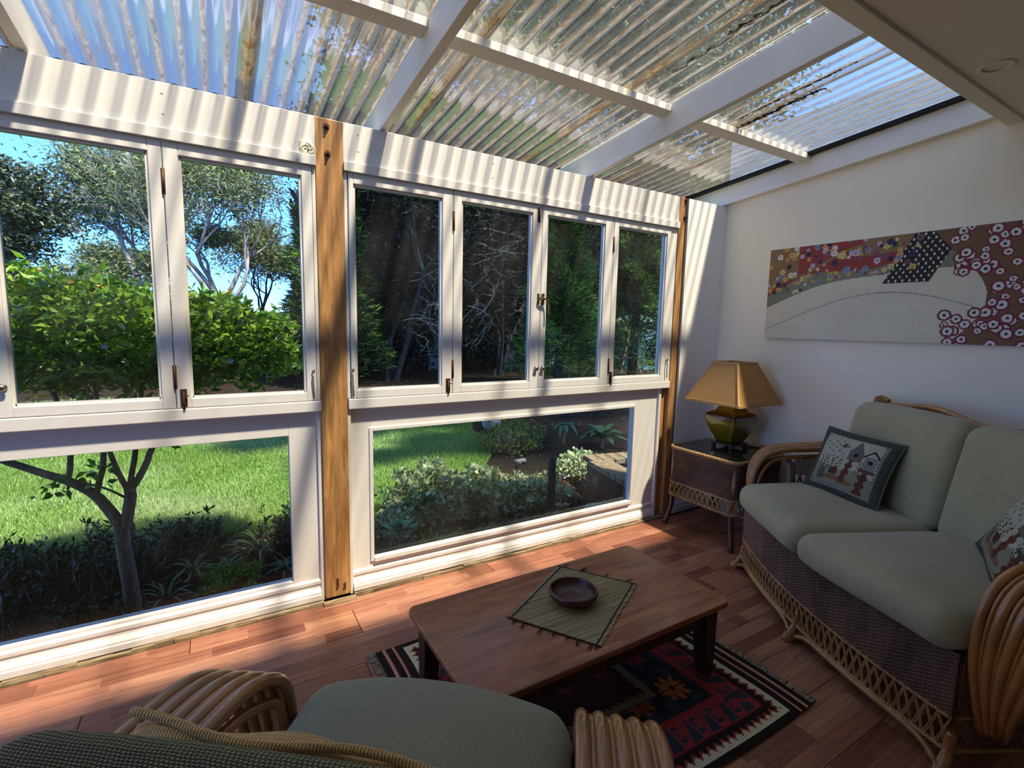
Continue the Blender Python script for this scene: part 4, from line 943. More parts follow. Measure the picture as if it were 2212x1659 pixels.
# ================================================================== garden
G = -.2
def zone(name, X, Y, z, m, kind='structure'):
    return link(name, npmesh(name, [(X[0], Y[0], z), (X[1], Y[0], z), (X[1], Y[1], z), (X[0], Y[1], z)], np.array([[0, 1, 2, 3]]), m), kind=kind)
zone('garden_ground', (-60, 80), (.13, 120), G - .012, M['mulch'])
MB().box(XL, XR + .1, .0, .12, G - .02, -.01).build('trim_7', M['mortar'], kind='structure')
# lawn outline
LAWN = [(-9, 1.9), (-1.6, 2.0), (-.9, 1.75), (-.3, 1.6), (.3, 1.45), (1.0, 1.35), (1.9, 1.7), (2.3, 2.1), (2.7, 2.6), (2.95, 3.1), (3.1, 3.9), (3.5, 4.7), (4.6, 5.6), (5.2, 6.6), (4.0, 8.2), (2.2, 8.7), (0, 8.9), (-4, 9.3), (-9, 9.2)]
b = MB(); b.add([(x, y, G) for x, y in LAWN] + [(x, y, G - .03) for x, y in LAWN], [tuple(range(len(LAWN)))] + [(i, len(LAWN) + i, len(LAWN) + (i + 1) % len(LAWN), (i + 1) % len(LAWN)) for i in range(len(LAWN))]); b.build('lawn', M['lawn'], kind='structure')
def inpoly(x, y, P):
    c = np.zeros(len(x), bool); j = len(P) - 1
    for i in range(len(P)):
        xi, yi = P[i]; xj, yj = P[j]; k = ((yi > y) != (yj > y)) & (x < (xj - xi) * (y - yi) / (yj - yi + 1e-12) + xi); c ^= k; j = i
    return c
def vnoise(x, y, s, seed=0):
    return np.sin(x * s + 1.3 * seed + 1.7 * np.sin(y * s * .7 + seed)) * np.sin(y * s * .9 + .8 * np.sin(x * s * 1.1 + seed * 2))
RG = np.random.RandomState(11)
N = 330000; d = 1.3 + (RG.rand(N) ** 1.7) * 7.8; ang = RG.uniform(-.40, 1.02, N)
gx = (d + 2.3) * ang; gy = d; ok = inpoly(gx, gy, LAWN); gx, gy = gx[ok], gy[ok]; n = len(gx)
hgt = RG.uniform(.022, .05, n) * (1 + .5 * vnoise(gx, gy, 1.4)); wd = .0032 * (gy + 2.3) / 3.4; th = RG.uniform(0, 2 * PI, n); lean = RG.uniform(0, .03, n); la_ = RG.uniform(0, 2 * PI, n)
A = np.stack([gx - np.cos(th) * wd, gy - np.sin(th) * wd, np.full(n, G)], 1); B = np.stack([gx + np.cos(th) * wd, gy + np.sin(th) * wd, np.full(n, G)], 1); C_ = np.stack([gx + np.cos(la_) * lean, gy + np.sin(la_) * lean, G + hgt], 1)
V = np.stack([A, B, C_], 1).reshape(-1, 3); r0 = np.clip(.45 + .28 * vnoise(gx, gy, 1.1, 3) + .16 * vnoise(gx, gy, 3.7, 1) + RG.normal(0, .13, n), 0, 1)
o = link('grass', npmesh('grass', V, np.arange(3 * n).reshape(-1, 3), M['grass'], np.repeat(r0, 3))); tag(o, 'short bright green lawn grass beyond the low windows', 'grass', kind='stuff')

# ---------------------------------------------------- leaves and branches
def leaves(name, P, Lh, Wd, m, parent=None, up=.3, droop=0.0, seed=0, fold=.25, kind='stuff', bias=None, clump=None):
    """one kite-shaped, folded leaf (2 quads) per point"""
    R_ = np.random.RandomState(seed); P = np.asarray(P, float); n = len(P)
    D = R_.normal(0, 1, (n, 3)); D[:, 2] = D[:, 2] * .6 + up - droop
    if bias is not None: D += np.asarray(bias)
    D /= np.linalg.norm(D, axis=1)[:, None]
    T = R_.normal(0, 1, (n, 3)); T = np.cross(D, T); T /= np.linalg.norm(T, axis=1)[:, None]; Nn = np.cross(D, T)
    l_ = (Lh * R_.uniform(.6, 1.25, n))[:, None]; w_ = (Wd * R_.uniform(.7, 1.2, n))[:, None]
    a = P; c = P + D * l_; mL = P + D * l_ * .45 + T * w_ * .5 + Nn * w_ * fold; mR = P + D * l_ * .45 - T * w_ * .5 + Nn * w_ * fold
    V = np.stack([a, mL, c, mR], 1).reshape(-1, 3); i = np.arange(n) * 4
    F = np.concatenate([np.stack([i, i + 2, i + 1], 1), np.stack([i, i + 3, i + 2], 1)])
    r_ = np.clip(R_.beta(2, 2.4, n) + (0 if clump is None else clump), 0, 1)
    return link(name, npmesh(name, V, F, m, np.repeat(r_, 4)), parent, kind=kind)
def branchy(R_, base, dirv, length, rad, depth, mb, tips, spread=.7, up=.25, nseg=4, kids=(2, 3), shrink=.68, rmin=.004, sides=6, jit=.18):
    p = Vector(base); d = Vector(dirv).normalized(); P = [p.copy()]; Rr = [rad]
    for i in range(nseg):
        d = (d + Vector((R_.gauss(0, jit), R_.gauss(0, jit), R_.gauss(0, jit) + up * .12))).normalized(); p = p + d * (length / nseg); P.append(p.copy()); Rr.append(max(rmin, rad * (1 - .45 * (i + 1) / nseg)))
    mb.tube(P, Rr, sides, False)
    if depth == 0: tips.append((p, d)); return
    if depth <= 1: tips.append((P[len(P) // 2], d))
    for k in range(R_.randint(*kids)):
        nd = (d + Vector((R_.gauss(0, spread), R_.gauss(0, spread), R_.gauss(0, spread * .7) + up))).normalized(); st = P[-1] if k < 2 else P[R_.randint(max(1, nseg // 2), nseg)]
        branchy(R_, st, nd, length * shrink * R_.uniform(.8, 1.15), rad * .55, depth - 1, mb, tips, spread, up, max(2, nseg - 1), kids, shrink, rmin, max(4, sides - 1), jit)
def tips_leaves(tips, n, sig, seed, flat=.8):
    R_ = np.random.RandomState(seed); T = np.array([tuple(t[0]) for t in tips]); k = R_.randint(0, len(T), n); off = R_.normal(0, sig, (n, 3)); off[:, 2] *= flat; return T[k] + off
def blob(n, c, r, seed, shell=.55, lump=.18):
    """points in a lumpy ellipsoid shell"""
    R_ = np.random.RandomState(seed); D = R_.normal(0, 1, (n, 3)); D /= np.linalg.norm(D, axis=1)[:, None]
    q = 1 + lump * np.sin(D[:, 0] * 5 + seed) * np.sin(D[:, 1] * 6 + 2 * seed) + lump * .8 * np.sin(D[:, 2] * 9 + D[:, 0] * 7 + seed)
    rad = (shell + (1 - shell) * R_.rand(n) ** .6) * q; return np.asarray(c) + D * rad[:, None] * np.asarray(r)
# --- near shrub-tree (forked trunk behind the low left pane)
t = empty('forked_tree', (-.39, .6, G), 0, 'small forked tree with glossy bright green leaves just outside the left windows', 'tree')
def tb(pts, R_, name='branch', n=10, lab=None):
    b = MB().tube(cr([(x + .39, y - .6, z - G) for x, y, z in pts], 5), np.interp(np.linspace(0, 1, (len(pts) - 1) * 5 + 1), np.linspace(0, 1, len(R_)), R_), n); return b.build(name, M['bark'], t, label=lab)
tb([(-.385, .6, G - .02), (-.395, .6, .0), (-.41, .6, .2), (-.41, .6, .31)], [.040, .034, .031, .034], 'trunk', 12)
tb([(-.41, .6, .29), (-.445, .61, .37), (-.505, .62, .47), (-.60, .64, .545), (-.72, .68, .60), (-.95, .78, .72), (-1.15, .9, .95)], [.027, .025, .022, .019, .016, .014, .010])
tb([(-.40, .6, .29), (-.385, .6, .36), (-.37, .6, .45), (-.372, .59, .49)], [.026, .025, .025, .022])
tb([(-.372, .6, .475), (-.34, .61, .52), (-.30, .63, .60), (-.27, .66, .68), (-.1, .8, 1.0), (.12, 1.0, 1.2)], [.018, .016, .015, .014, .012, .008])
tb([(-.372, .6, .48), (-.36, .62, .56), (-.345, .66, .66), (-.32, .8, .95), (-.35, 1.0, 1.3)], [.014, .012, .012, .010, .008])
tb([(-.378, .6, .48), (-.40, .60, .54), (-.43, .60, .65), (-.5, .7, .9), (-.6, .9, 1.2)], [.014, .012, .011, .01, .007])
tb([(-.50, .62, .465), (-.485, .62, .53), (-.465, .64, .65), (-.5, .8, .95)], [.013, .013, .012, .008])
tb([(-.60, .64, .545), (-.59, .66, .62), (-.60, .7, .8), (-.75, .9, 1.2)], [.012, .012, .011, .007])
tb([(-.385, .6, .44), (-.45, .58, .50), (-.52, .56, .545), (-.62, .55, .60)], [.006, .005, .005, .003])
Rr = random.Random(5); tw = MB(); tips = []
for (bx, by, bz), dv in (((-.95, .78, .72), (-.5, .4, .5)), ((-.27, .66, .68), (.5, .6, .6)), ((-.32, .8, .95), (.2, .3, .8)), ((-.5, .8, .95), (-.2, .4, .8)), ((-.1, .8, 1.0), (.7, .4, .4)), ((-.75, .9, 1.2), (-.3, .2, .6)), ((.12, 1.0, 1.2), (.7, .2, -.1)), ((-.6, .9, 1.2), (-.2, .3, .6))):
    branchy(Rr, (bx + .39, by - .6, bz - G), dv, .20, .008, 2, tw, tips, .7, .15, 3, (2, 4), .75, .0022, 5)
tw.build('twigs', M['bark'], t, kind='stuff')
P1_ = blob(9000, (.0, .32, 1.40), (.95, .46, .30), 1, .3) ; P2_ = blob(3000, (.50, .35, 1.36), (.38, .36, .27), 2, .3); P3_ = blob(2600, (-.45, .35, 1.22), (.80, .42, .22), 3, .3); P4_ = blob(120, (.14, .02, .93), (.5, .1, .07), 5, .2)
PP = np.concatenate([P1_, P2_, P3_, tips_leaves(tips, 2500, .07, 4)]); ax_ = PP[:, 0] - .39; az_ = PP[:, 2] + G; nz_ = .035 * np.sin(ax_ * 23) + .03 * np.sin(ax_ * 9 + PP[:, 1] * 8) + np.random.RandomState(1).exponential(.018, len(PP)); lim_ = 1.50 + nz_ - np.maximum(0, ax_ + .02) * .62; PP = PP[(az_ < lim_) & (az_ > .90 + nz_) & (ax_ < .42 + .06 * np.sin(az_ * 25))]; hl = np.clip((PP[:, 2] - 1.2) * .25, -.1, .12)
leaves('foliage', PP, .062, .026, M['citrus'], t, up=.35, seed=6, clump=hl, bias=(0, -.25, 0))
PS = np.concatenate([tips_leaves([((-.23, -.04, .74), 0), ((-.14, -.03, .76), 0), ((-.06, 0, .79), 0)], 60, .03, 3, .6), tips_leaves([((.20, .2, .84), 0)], 12, .03, 5, .4)])
leaves('low_spray', PS, .045, .022, M['citrus'], t, up=.1, seed=16)
b = MB(); Rq = random.Random(8)
for x, z in ((-.42, 1.60), (-.36, 1.585), (-.05, 1.37), (.42, 1.30), (.16, 1.33)):
    c = (x + .39 - .35, -.18 + .02, z)
    for k in range(5): a = k * 2 * PI / 5; b.add([c, (c[0] + .010 * math.cos(a - .4), c[1] - .003, c[2] + .010 * math.sin(a - .4)), (c[0] + .015 * math.cos(a), c[1] - .005, c[2] + .015 * math.sin(a)), (c[0] + .010 * math.cos(a + .4), c[1] - .003, c[2] + .010 * math.sin(a + .4))], [(0, 1, 2, 3)])
b.build('flowers', M['petal'], t, kind='stuff')

# --- eucalypts and others, far
def tree(name, label, base, h, rad, lean, seed, bark, leaf, nl, ll, lw, sig, depth=4, spread=.6, up=.3, group=None, trunkf=.35, droop=.35, kids=(2, 4), shrink=.72, extra=None, lenf=.30):
    t = empty(name, base, 0, label, 'tree', group); Rr = random.Random(seed); mb = MB(); tips = []
    p0 = Vector((0, 0, -.1)); top = Vector((lean[0], lean[1], h * trunkf)); P = [p0.lerp(top, i / 5) + Vector((Rr.gauss(0, .06 * h * .1), Rr.gauss(0, .06 * h * .1), 0)) for i in range(6)]
    P[-1] = top; mb.tube(P, [rad * (1 - .08 * i) for i in range(6)], 10, False)
    for k in range(Rr.randint(3, 5)):
        a = Rr.uniform(0, 2 * PI); branchy(Rr, P[-1 - (k % 2)], (math.cos(a) * .7, math.sin(a) * .7, 1), h * lenf, rad * .62, depth, mb, tips, spread, up, 4, kids, shrink, .010 * h / 8, 7)
    mb.build('trunk', bark, t)
    P_ = tips_leaves(tips, nl, sig, seed)
    if extra is not None: P_ = np.concatenate([P_, extra])
    leaves('foliage', P_, ll, lw, leaf, t, up=0, droop=droop, seed=seed + 1); return t
tree('gum_tree', 'pale-barked gum tree seen through the second pane, its trunk right of the hinge', (.35, 15, G), 8.6, .13, (-.1, 0), 21, M['gum'], M['gumleaf'], 9000, .17, .045, .26, depth=4, lenf=.20, spread=.42, up=.35, trunkf=.22, extra=np.concatenate([blob(2200, (-.9, 0, 5.6), (.6, .5, .5), 11, .2, .3), blob(2500, (.3, 0, 6.0), (.8, .5, .5), 12, .2, .3), blob(1800, (-.2, 0, 3.9), (.6, .5, .35), 13, .2, .3)]))
tree('gum_tree', 'gum tree with a drooping olive crown behind the leftmost pane', (-1.5, 18, G), 8.0, .16, (-.5, 0), 34, M['gum'], M['gumleaf'], 9000, .19, .05, .34, depth=4, lenf=.2, spread=.5, trunkf=.35, extra=np.concatenate([blob(3500, (-.4, 0, 5.6), (.9, .6, .8), 14, .2, .3), blob(3500, (-1.4, 0, 5.9), (.9, .6, .6), 15, .2, .3), blob(2200, (.1, 0, 3.3), (.7, .5, .6), 16, .2, .3)]))
tree('gum_tree', 'shorter dark-stemmed gum tree left of the tall conifer', (1.6, 19, G), 5.6, .08, (.1, 0), 47, M['darkbark'], M['gumleaf'], 6000, .18, .045, .28, depth=4, lenf=.21, spread=.45, extra=np.concatenate([blob(4200, (-.1, 0, 4.5), (.9, .6, .75), 17, .2, .3), blob(1500, (.7, 0, 3.6), (.5, .5, .5), 18, .2, .3)]))
tree('gum_tree', 'distant low gum crown between the dark holm oak and the pale gum', (-3.7, 25, G), 4.9, .12, (.1, 0), 53, M['gum'], M['gumleaf'], 7000, .22, .06, .38, depth=4, lenf=.2, extra=blob(4500, (.1, 0, 3.9), (1.3, .7, .8), 19, .2, .3))
tree('holm_oak', 'dense dark grey-green tree filling the far left of the leftmost pane', (-4.6, 12.5, G), 4.9, .2, (.2, 0), 61, M['darkbark'], M['oakleaf'], 7000, .13, .06, .28, depth=3, extra=np.concatenate([blob(15000, (.30, 0, 3.75), (1.75, 1.2, 1.05), 4, .4, .16), blob(8000, (.1, 0, 2.6), (1.2, 1.1, .9), 5, .4, .16)]), droop=.1)
# low scrub closing the view at the far edge
RS = random.Random(9)
for i, (x, y, rx, rz, lf) in enumerate(((-5.5, 11.5, 1.5, 1.1, 'oakleaf'), (-3.2, 12.5, 1.5, 1.5, 'oakleaf'), (-1.4, 13.5, 1.4, 1.1, 'gumleaf'), (.5, 14, 1.4, .95, 'darkleaf'), (2.3, 13, 1.2, 1.1, 'darkleaf'), (-.6, 11, 1.0, .7, 'oakleaf'))):
    s = empty('scrub_bush', (x, y, G), 0, ['grey-green bush at the far left end of the lawn', 'rounded grey-green bush below the dark tree', 'olive bush below the drooping gum', 'low dark bush at the foot of the pale gum', 'dark bush beside the conifer foot', 'low bush hidden behind the forked tree'][i], 'bush')
    leaves('foliage', blob(6500, (0, 0, rz * .8), (rx, .8, rz), 30 + i, .4, .15), .10, .045, M[lf], s, seed=40 + i)
    b = MB(); [b.tube([(0, 0, 0), (math.cos(a) * .3, math.sin(a) * .2, rz * .6), (math.cos(a) * rx * .6, math.sin(a) * .4, rz * 1.2)], [.04, .03, .01], 6) for a in (0.3, 1.6, 2.9, 4.4)]; b.build('stems', M['darkbark'], s)
# dark conifers and paperbarks behind the right windows
def conifer(label, x, y, h, r, seed, leaf, nl=20000, bright=0.0, tw=True):
    t = empty('conifer', (x, y, G), 0, label, 'tree'); R_ = np.random.RandomState(seed)
    f = R_.rand(nl) ** .75; rr = r * (1 - f * .82) * (.55 + .45 * R_.rand(nl) ** .4); a = R_.uniform(0, 2 * PI, nl); lump = 1 + .22 * np.sin(a * 4 + f * 13 + seed) + .15 * np.sin(f * 40 + a * 3)
    P_ = np.stack([np.cos(a) * rr * lump, np.sin(a) * rr * lump, .25 + f * (h - .3)], 1)
    out = np.stack([np.cos(a), np.sin(a), np.full(nl, .35)], 1) * 1.6
    cl = bright + .3 * np.maximum(0, np.sin(a * 5 + f * 17 + seed)) - .08
    leaves('foliage', P_, .22, .035, M[leaf], t, up=0, seed=seed, bias=out, clump=cl)
    MB().tube([(0, 0, -.1), (.05, 0, h * .5), (0, 0, h * .95)], [r * .12, r * .08, .02], 8).build('trunk', M['darkbark'], t); return t
conifer('tall dark conifer at the right edge of the second pane', 2.45, 10.2, 6.3, 1.15, 71, 'firleaf', 26000, -.05)
def paperbark(label, x, y, h, r, seed, nl=17000, dead=26):
    t = empty('paperbark', (x, y, G), 0, label, 'tree'); Rr = random.Random(seed); mb = MB(); tips = []
    for k in range(3):
        a = Rr.uniform(0, 2 * PI); branchy(Rr, (Rr.gauss(0, .12), Rr.gauss(0, .12), -.1), (math.cos(a) * .22, math.sin(a) * .22, 1), h * .42, .075, 4, mb, tips, .55, .25, 5, (2, 4), .66, .006, 6, .14)
    mb.build('trunk', M['darkbark'], t)
    P_ = np.concatenate([tips_leaves(tips, nl // 2, .35, seed), blob(nl * 3 // 4, (0, .5, h * .52), (r * 1.1, r * .7, h * .52), seed, .2, .2)]); P_ = P_[P_[:, 2] > .3]
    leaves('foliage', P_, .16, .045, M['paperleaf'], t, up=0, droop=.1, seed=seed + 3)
    mb = MB(); tt = []
    for k in range(dead):   # bare grey twigs on the near side
        a = Rr.uniform(PI * .8, PI * 2.2); branchy(Rr, (math.cos(a) * r * .3, math.sin(a) * r * .35, Rr.uniform(.9, h * .8)), (math.cos(a), math.sin(a) * .8, Rr.uniform(-.2, .5)), Rr.uniform(.5, .9), .014, 2, mb, tt, .8, .0, 4, (2, 4), .7, .0035, 4, .3)
    mb.build('bare_twigs', M['bark2'], t, kind='stuff'); return t

for i, (x, y, h, r) in enumerate(((4.0, 10.3, 7.2, 1.5), (5.5, 9.6, 7.0, 1.4), (7.3, 10.6, 7.5, 1.6), (9.2, 11.5, 7.5, 1.8), (12.6, 13.2, 8, 2.2), (5.2, 13.5, 8, 2.2), (15.5, 13.6, 8, 2.4), (8.6, 14.4, 8.2, 2.4))):
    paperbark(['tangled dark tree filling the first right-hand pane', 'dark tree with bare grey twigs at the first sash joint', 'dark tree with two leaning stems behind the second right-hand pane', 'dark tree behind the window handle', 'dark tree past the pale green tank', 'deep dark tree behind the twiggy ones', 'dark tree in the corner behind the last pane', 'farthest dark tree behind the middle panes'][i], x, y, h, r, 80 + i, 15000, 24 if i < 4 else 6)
for i, (x, y, r) in enumerate(((4.6, 13.6, 2.3), (8.2, 13.8, 2.6), (11.6, 14.0, 2.8), (16.0, 13.0, 3.2), (19.5, 11.5, 3.2))):
    dt = empty('dense_tree', (x, y, G), 0, ['dense dark tree closing the gap behind the first right-hand pane', 'dense dark tree closing the gap behind the middle panes', 'dense dark tree behind the tank', 'dense dark tree beyond the tank to its right', 'outermost dense dark tree past the last pane'][i], 'tree')
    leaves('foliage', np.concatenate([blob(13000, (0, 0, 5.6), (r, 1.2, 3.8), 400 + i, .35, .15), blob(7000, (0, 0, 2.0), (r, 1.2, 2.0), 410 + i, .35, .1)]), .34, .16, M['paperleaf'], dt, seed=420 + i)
    MB().tube([(0, 0, -.1), (.1, 0, 3), (0, 0, 7)], [.25, .2, .05], 8).build('trunk', M['darkbark'], dt)
conifer('bright-tipped feathery conifer behind the third right-hand pane', 7.3, 7.6, 4.9, 1.05, 91, 'firleaf', 24000, .22)
conifer('feathery conifer behind the last right-hand pane', 10.4, 8.2, 5.2, 1.25, 92, 'firleaf', 22000, .10)
# overhanging tree whose crown shades the right of the garden and shows through the roof
t = tree('overhanging_tree', 'tall tree outside the right wall, its crown showing green through the roof sheets', (8.6, 3.6, G), 8, .22, (-.6, .3), 101, M['darkbark'], M['gumleaf'], 9000, .16, .05, .35, depth=3, extra=np.concatenate([blob(8000, (-3.8, .2, 6.1), (2.0, 1.5, .8), 7, .1, .3), blob(9000, (-1.0, 2.0, 6.6), (2.8, 2.4, 1.0), 8, .1, .3), blob(2200, (-6.5, .4, 5.9), (1.2, .5, .4), 9, .1, .3), blob(1500, (-7.3, -1.3, 4.2), (.45, .40, .2), 91, .1, .3), blob(2600, (-6.3, -1.2, 4.2), (.8, .36, .2), 92, .1, .3), blob(2200, (-6.2, -2.5, 4.2), (.8, .30, .2), 93, .1, .3), blob(2600, (-5.2, -2.3, 4.4), (.6, .7, .3), 94, .1, .3), blob(3200, (-4.6, -1.0, 4.6), (1.1, 1.0, .3), 95, .1, .3), blob(6500, (-3.6, -3.4, 6), (1.5, 1.2, .5), 96, .1, .2), blob(4500, (-2.0, -2.0, 6), (1.5, 1.2, .5), 97, .1, .2)]), lenf=.25)
b = MB(); [b.tube(cr([(-.6, .3, 2.6), (-2.2, .2, 4.4), (-4.4 + dx, .5 + dy, 5.7), (-6.2 + dx, .4 + dy * 1.6, 6.0)], 5), [.09] * 5 + [.05] * 5 + [.018] * 6, 7) for dx, dy in ((0, -.4), (.9, .9), (-.3, .5))]; b.build('limb', M['darkbark'], t)

# --- borders near the glass
def rosette(label, x, y, z0, n, ln, wd, m, stem=0, seed=1, up=.7, cat='plant', name='agave', droop=.25, group=None):
    t = empty(name, (x, y, G), 0, label, cat, group); Rr = random.Random(seed)
    if stem: MB().tube(cr([(0, 0, -.03), (.01, 0, stem * .5), (0, 0, stem)], 4), .016 if ln > .1 else .008, 8).build('stem', M['twig'], t)
    for k in range(n):
        a = k * 2.399 + Rr.uniform(-.2, .2); f = k / n; el = up * (1.35 - f) + Rr.uniform(-.1, .1); V = []; S_ = 6; l_ = ln * Rr.uniform(.85, 1.1) * (.7 + .3 * f)
        px, pz, e = 0.0, stem + z0, el
        for i in range(S_ + 1):
            u_ = i / S_; w_ = wd * (math.sin(PI * (u_ * .82 + .14)) ** .8) * (1 if i < S_ else .02); c = (math.cos(a) * px, math.sin(a) * px, pz)
            V += [(c[0] - math.sin(a) * w_, c[1] + math.cos(a) * w_, c[2] + w_ * .35), c, (c[0] + math.sin(a) * w_, c[1] - math.cos(a) * w_, c[2] + w_ * .35)]
            px += l_ / S_ * math.cos(e); pz += l_ / S_ * math.sin(e); e -= droop / S_ * 2
        F = []
        for i in range(S_): o = i * 3; F += [(o, o + 1, o + 4, o + 3), (o + 1, o + 2, o + 5, o + 4)]
        b = MB(); b.add(V, F, True); b.build('leaf', m, t)
    return t
rosette('small agave on a bare stem at the near left corner of the low right window', (.93), .55, -.02, 15, .135, .022, M['agave'], .235, 3, .95, droop=.2)
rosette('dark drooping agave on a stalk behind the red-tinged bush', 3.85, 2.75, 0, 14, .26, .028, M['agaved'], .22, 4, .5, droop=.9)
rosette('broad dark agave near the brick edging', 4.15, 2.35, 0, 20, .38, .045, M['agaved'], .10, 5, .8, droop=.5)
rosette('blue-green agave by the bark mulch below the tall conifer', 1.85, 8.3, 0, 14, .55, .06, M['agave'], .45, 6, .9, droop=.4)
STR = [(-.16, 1.05, 18, .20, 'pale upright strap plant right of the forked trunk'), (.20, 1.15, 20, .30, 'taller strap plant near the right end of the low left pane'), (.31, .82, 16, .16, 'low dark strap plant on the mulch near the white frame'), (.02, .95, 18, .20, 'arching dark strap plant in the middle of the mulch bed'), (-.27, .75, 14, .24, 'arching strap plant against the forked trunk')]
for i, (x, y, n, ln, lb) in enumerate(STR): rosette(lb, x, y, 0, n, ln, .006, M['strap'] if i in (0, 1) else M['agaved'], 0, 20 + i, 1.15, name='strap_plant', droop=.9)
def mound(name, label, c, r, n, ll, lw, leaf, seed, stems=30, shell=.55, lump=.2, up=.4, cat='bush', rstem=.003, clump=None, hl=None):
    t = empty(name, (c[0], c[1], G), 0, label, cat); P_ = blob(n, (0, 0, c[2] - G), r, seed, shell, lump); P_ = P_[P_[:, 2] > .01]
    leaves('foliage', P_, ll, lw, M[leaf], t, up=up, seed=seed, fold=.12, clump=clump)
    b = MB(); Rr = random.Random(seed)
    for k in range(stems):
        a = Rr.uniform(0, 2 * PI); f = Rr.random() ** .5; x, y = math.cos(a) * r[0] * f, math.sin(a) * r[1] * f; z = (c[2] - G) + r[2] * math.sqrt(max(0, 1 - f * f)) * .9
        b.tube([(x * .5, y * .5, -.01), (x * .8 + Rr.gauss(0, .02), y * .8, z * .5), (x, y, z)], [rstem * 1.5, rstem, rstem * .6], 5)
    b.build('stems', M['twig'], t, kind='stuff'); return t
mound('variegated_bush', 'round mound of pale variegated leaves behind the small agave', (1.42, 1.22, -.06), (.34, .30, .27), 2300, .050, .046, 'plect', 201, 40)
mound('variegated_bush', 'second pale variegated mound right of the first', (1.86, 1.18, -.10), (.30, .28, .24), 1900, .048, .044, 'plect', 202, 40)
mound('variegated_bush', 'low pale variegated mound around the dark metal post', (2.30, 1.12, -.13), (.34, .25, .15), 1700, .044, .04, 'plect', 203, 50)
mound('variegated_bush', 'small pale variegated clump at the left edge of the low right pane', (1.08, 1.02, -.12), (.16, .2, .14), 700, .036, .032, 'plect', 204, 16)
mound('variegated_bush', 'dim variegated clump by the brick edging', (3.1, 1.55, -.1), (.25, .2, .14), 700, .038, .034, 'plect', 205, 14)
mound('red_green_bush', 'straggly red-tinged bush at the lawn edge', (3.05, 2.75, -.12), (.42, .35, .30), 3000, .032, .024, 'redleaf', 206, 60)
def spriggy(label, x, y, r, h, n, seed, leaf='darkleaf'):
    t = empty('dark_bush', (x, y, G), 0, label, 'bush'); Rr = random.Random(seed); b = MB(); pts = []
    for k in range(n):
        a = Rr.uniform(0, 2 * PI); f = Rr.random() ** .5 * r; bx, by = math.cos(a) * f, math.sin(a) * f; hh = h * Rr.uniform(.6, 1.05) * (1 - .4 * (f / r) ** 2); lx, ly = bx + Rr.gauss(0, .05), by + Rr.gauss(0, .05)
        b.tube([(bx * .6, by * .6, -.01), ((bx + lx) / 2, (by + ly) / 2, hh * .5), (lx, ly, hh)], [.004, .003, .0015], 4)
        for q in range(26): u_ = Rr.uniform(.25, 1.02); pts.append((bx * .6 + (lx - bx * .6) * u_, by * .6 + (ly - by * .6) * u_, hh * u_))
    b.build('stems', M['twig'], t, kind='stuff'); leaves('foliage', np.array(pts), .048, .013, M[leaf], t, up=.9, seed=seed, fold=.15)
spriggy('dark leafy bush at the bottom left corner of the low left pane', -.98, .95, .34, .42, 90, 301)
spriggy('dark bush left of the forked trunk', -.60, 1.05, .26, .40, 70, 302)
spriggy('low dark bush just right of the forked trunk', -.20, 1.35, .26, .24, 60, 303)
spriggy('dark ground bush nearest the glass under the forked tree', -.62, .50, .26, .20, 60, 304)
spriggy('rosemary-like bush at the right edge of the low left pane', .34, 1.12, .12, .36, 26, 305)
spriggy('yellow-green seedling bush below the small agave', 1.3, .52, .28, .10, 40, 306, 'citrus')
spriggy('green seedling patch on the mulch right of the trunk', .02, .72, .24, .09, 36, 307, 'citrus')
spriggy('dark leafy bush far left behind the first bush', -1.5, 1.35, .4, .44, 80, 308)
# bark chips, leaf litter: nobody could count it
R6 = np.random.RandomState(6); n = 9000; x = np.concatenate([R6.uniform(-1.6, 3.2, n // 2), R6.uniform(-1, 9, n - n // 2)]); y = np.concatenate([R6.uniform(.14, 1.7, n // 2), R6.uniform(.3, 10.5, n - n // 2)]); ok = ~inpoly(x, y, LAWN); x, y = x[ok], y[ok]
leaves('bark_chips', np.stack([x, y, G - .008 + R6.rand(len(x)) * .02], 1), .055, .018, M['chip2'] if 'chip2' in M else leafm('chip_mix', [(0, '1c130d'), (.4, '4a3526'), (.7, '7b5f48'), (1, 'a08a6c')], .9, .02, .1), None, up=0.0, seed=9, fold=.05)
o = bpy.data.objects['bark_chips']; tag(o, 'scattered bark chips and dead leaves on the dark garden beds', 'mulch')
# twigs of dead grass near the glass
b = MB(); Rr = random.Random(12)
for k in range(150):
    x = Rr.uniform(1.5, 2.9); y = Rr.uniform(.25, .8); a = Rr.uniform(0, 2 * PI); l_ = Rr.uniform(.06, .2); b.tube([(x, y, G), (x + math.cos(a) * l_ * .5, y + math.sin(a) * l_ * .3, G + l_ * .6), (x + math.cos(a) * l_, y + math.sin(a) * l_ * .5, G + l_ * Rr.uniform(.1, .7))], [.002, .0017, .001], 4, False)
tag(b.build('dry_grass', M['twig']), 'tangle of dry stalks on the mulch under the low right window', 'grass', kind='stuff')
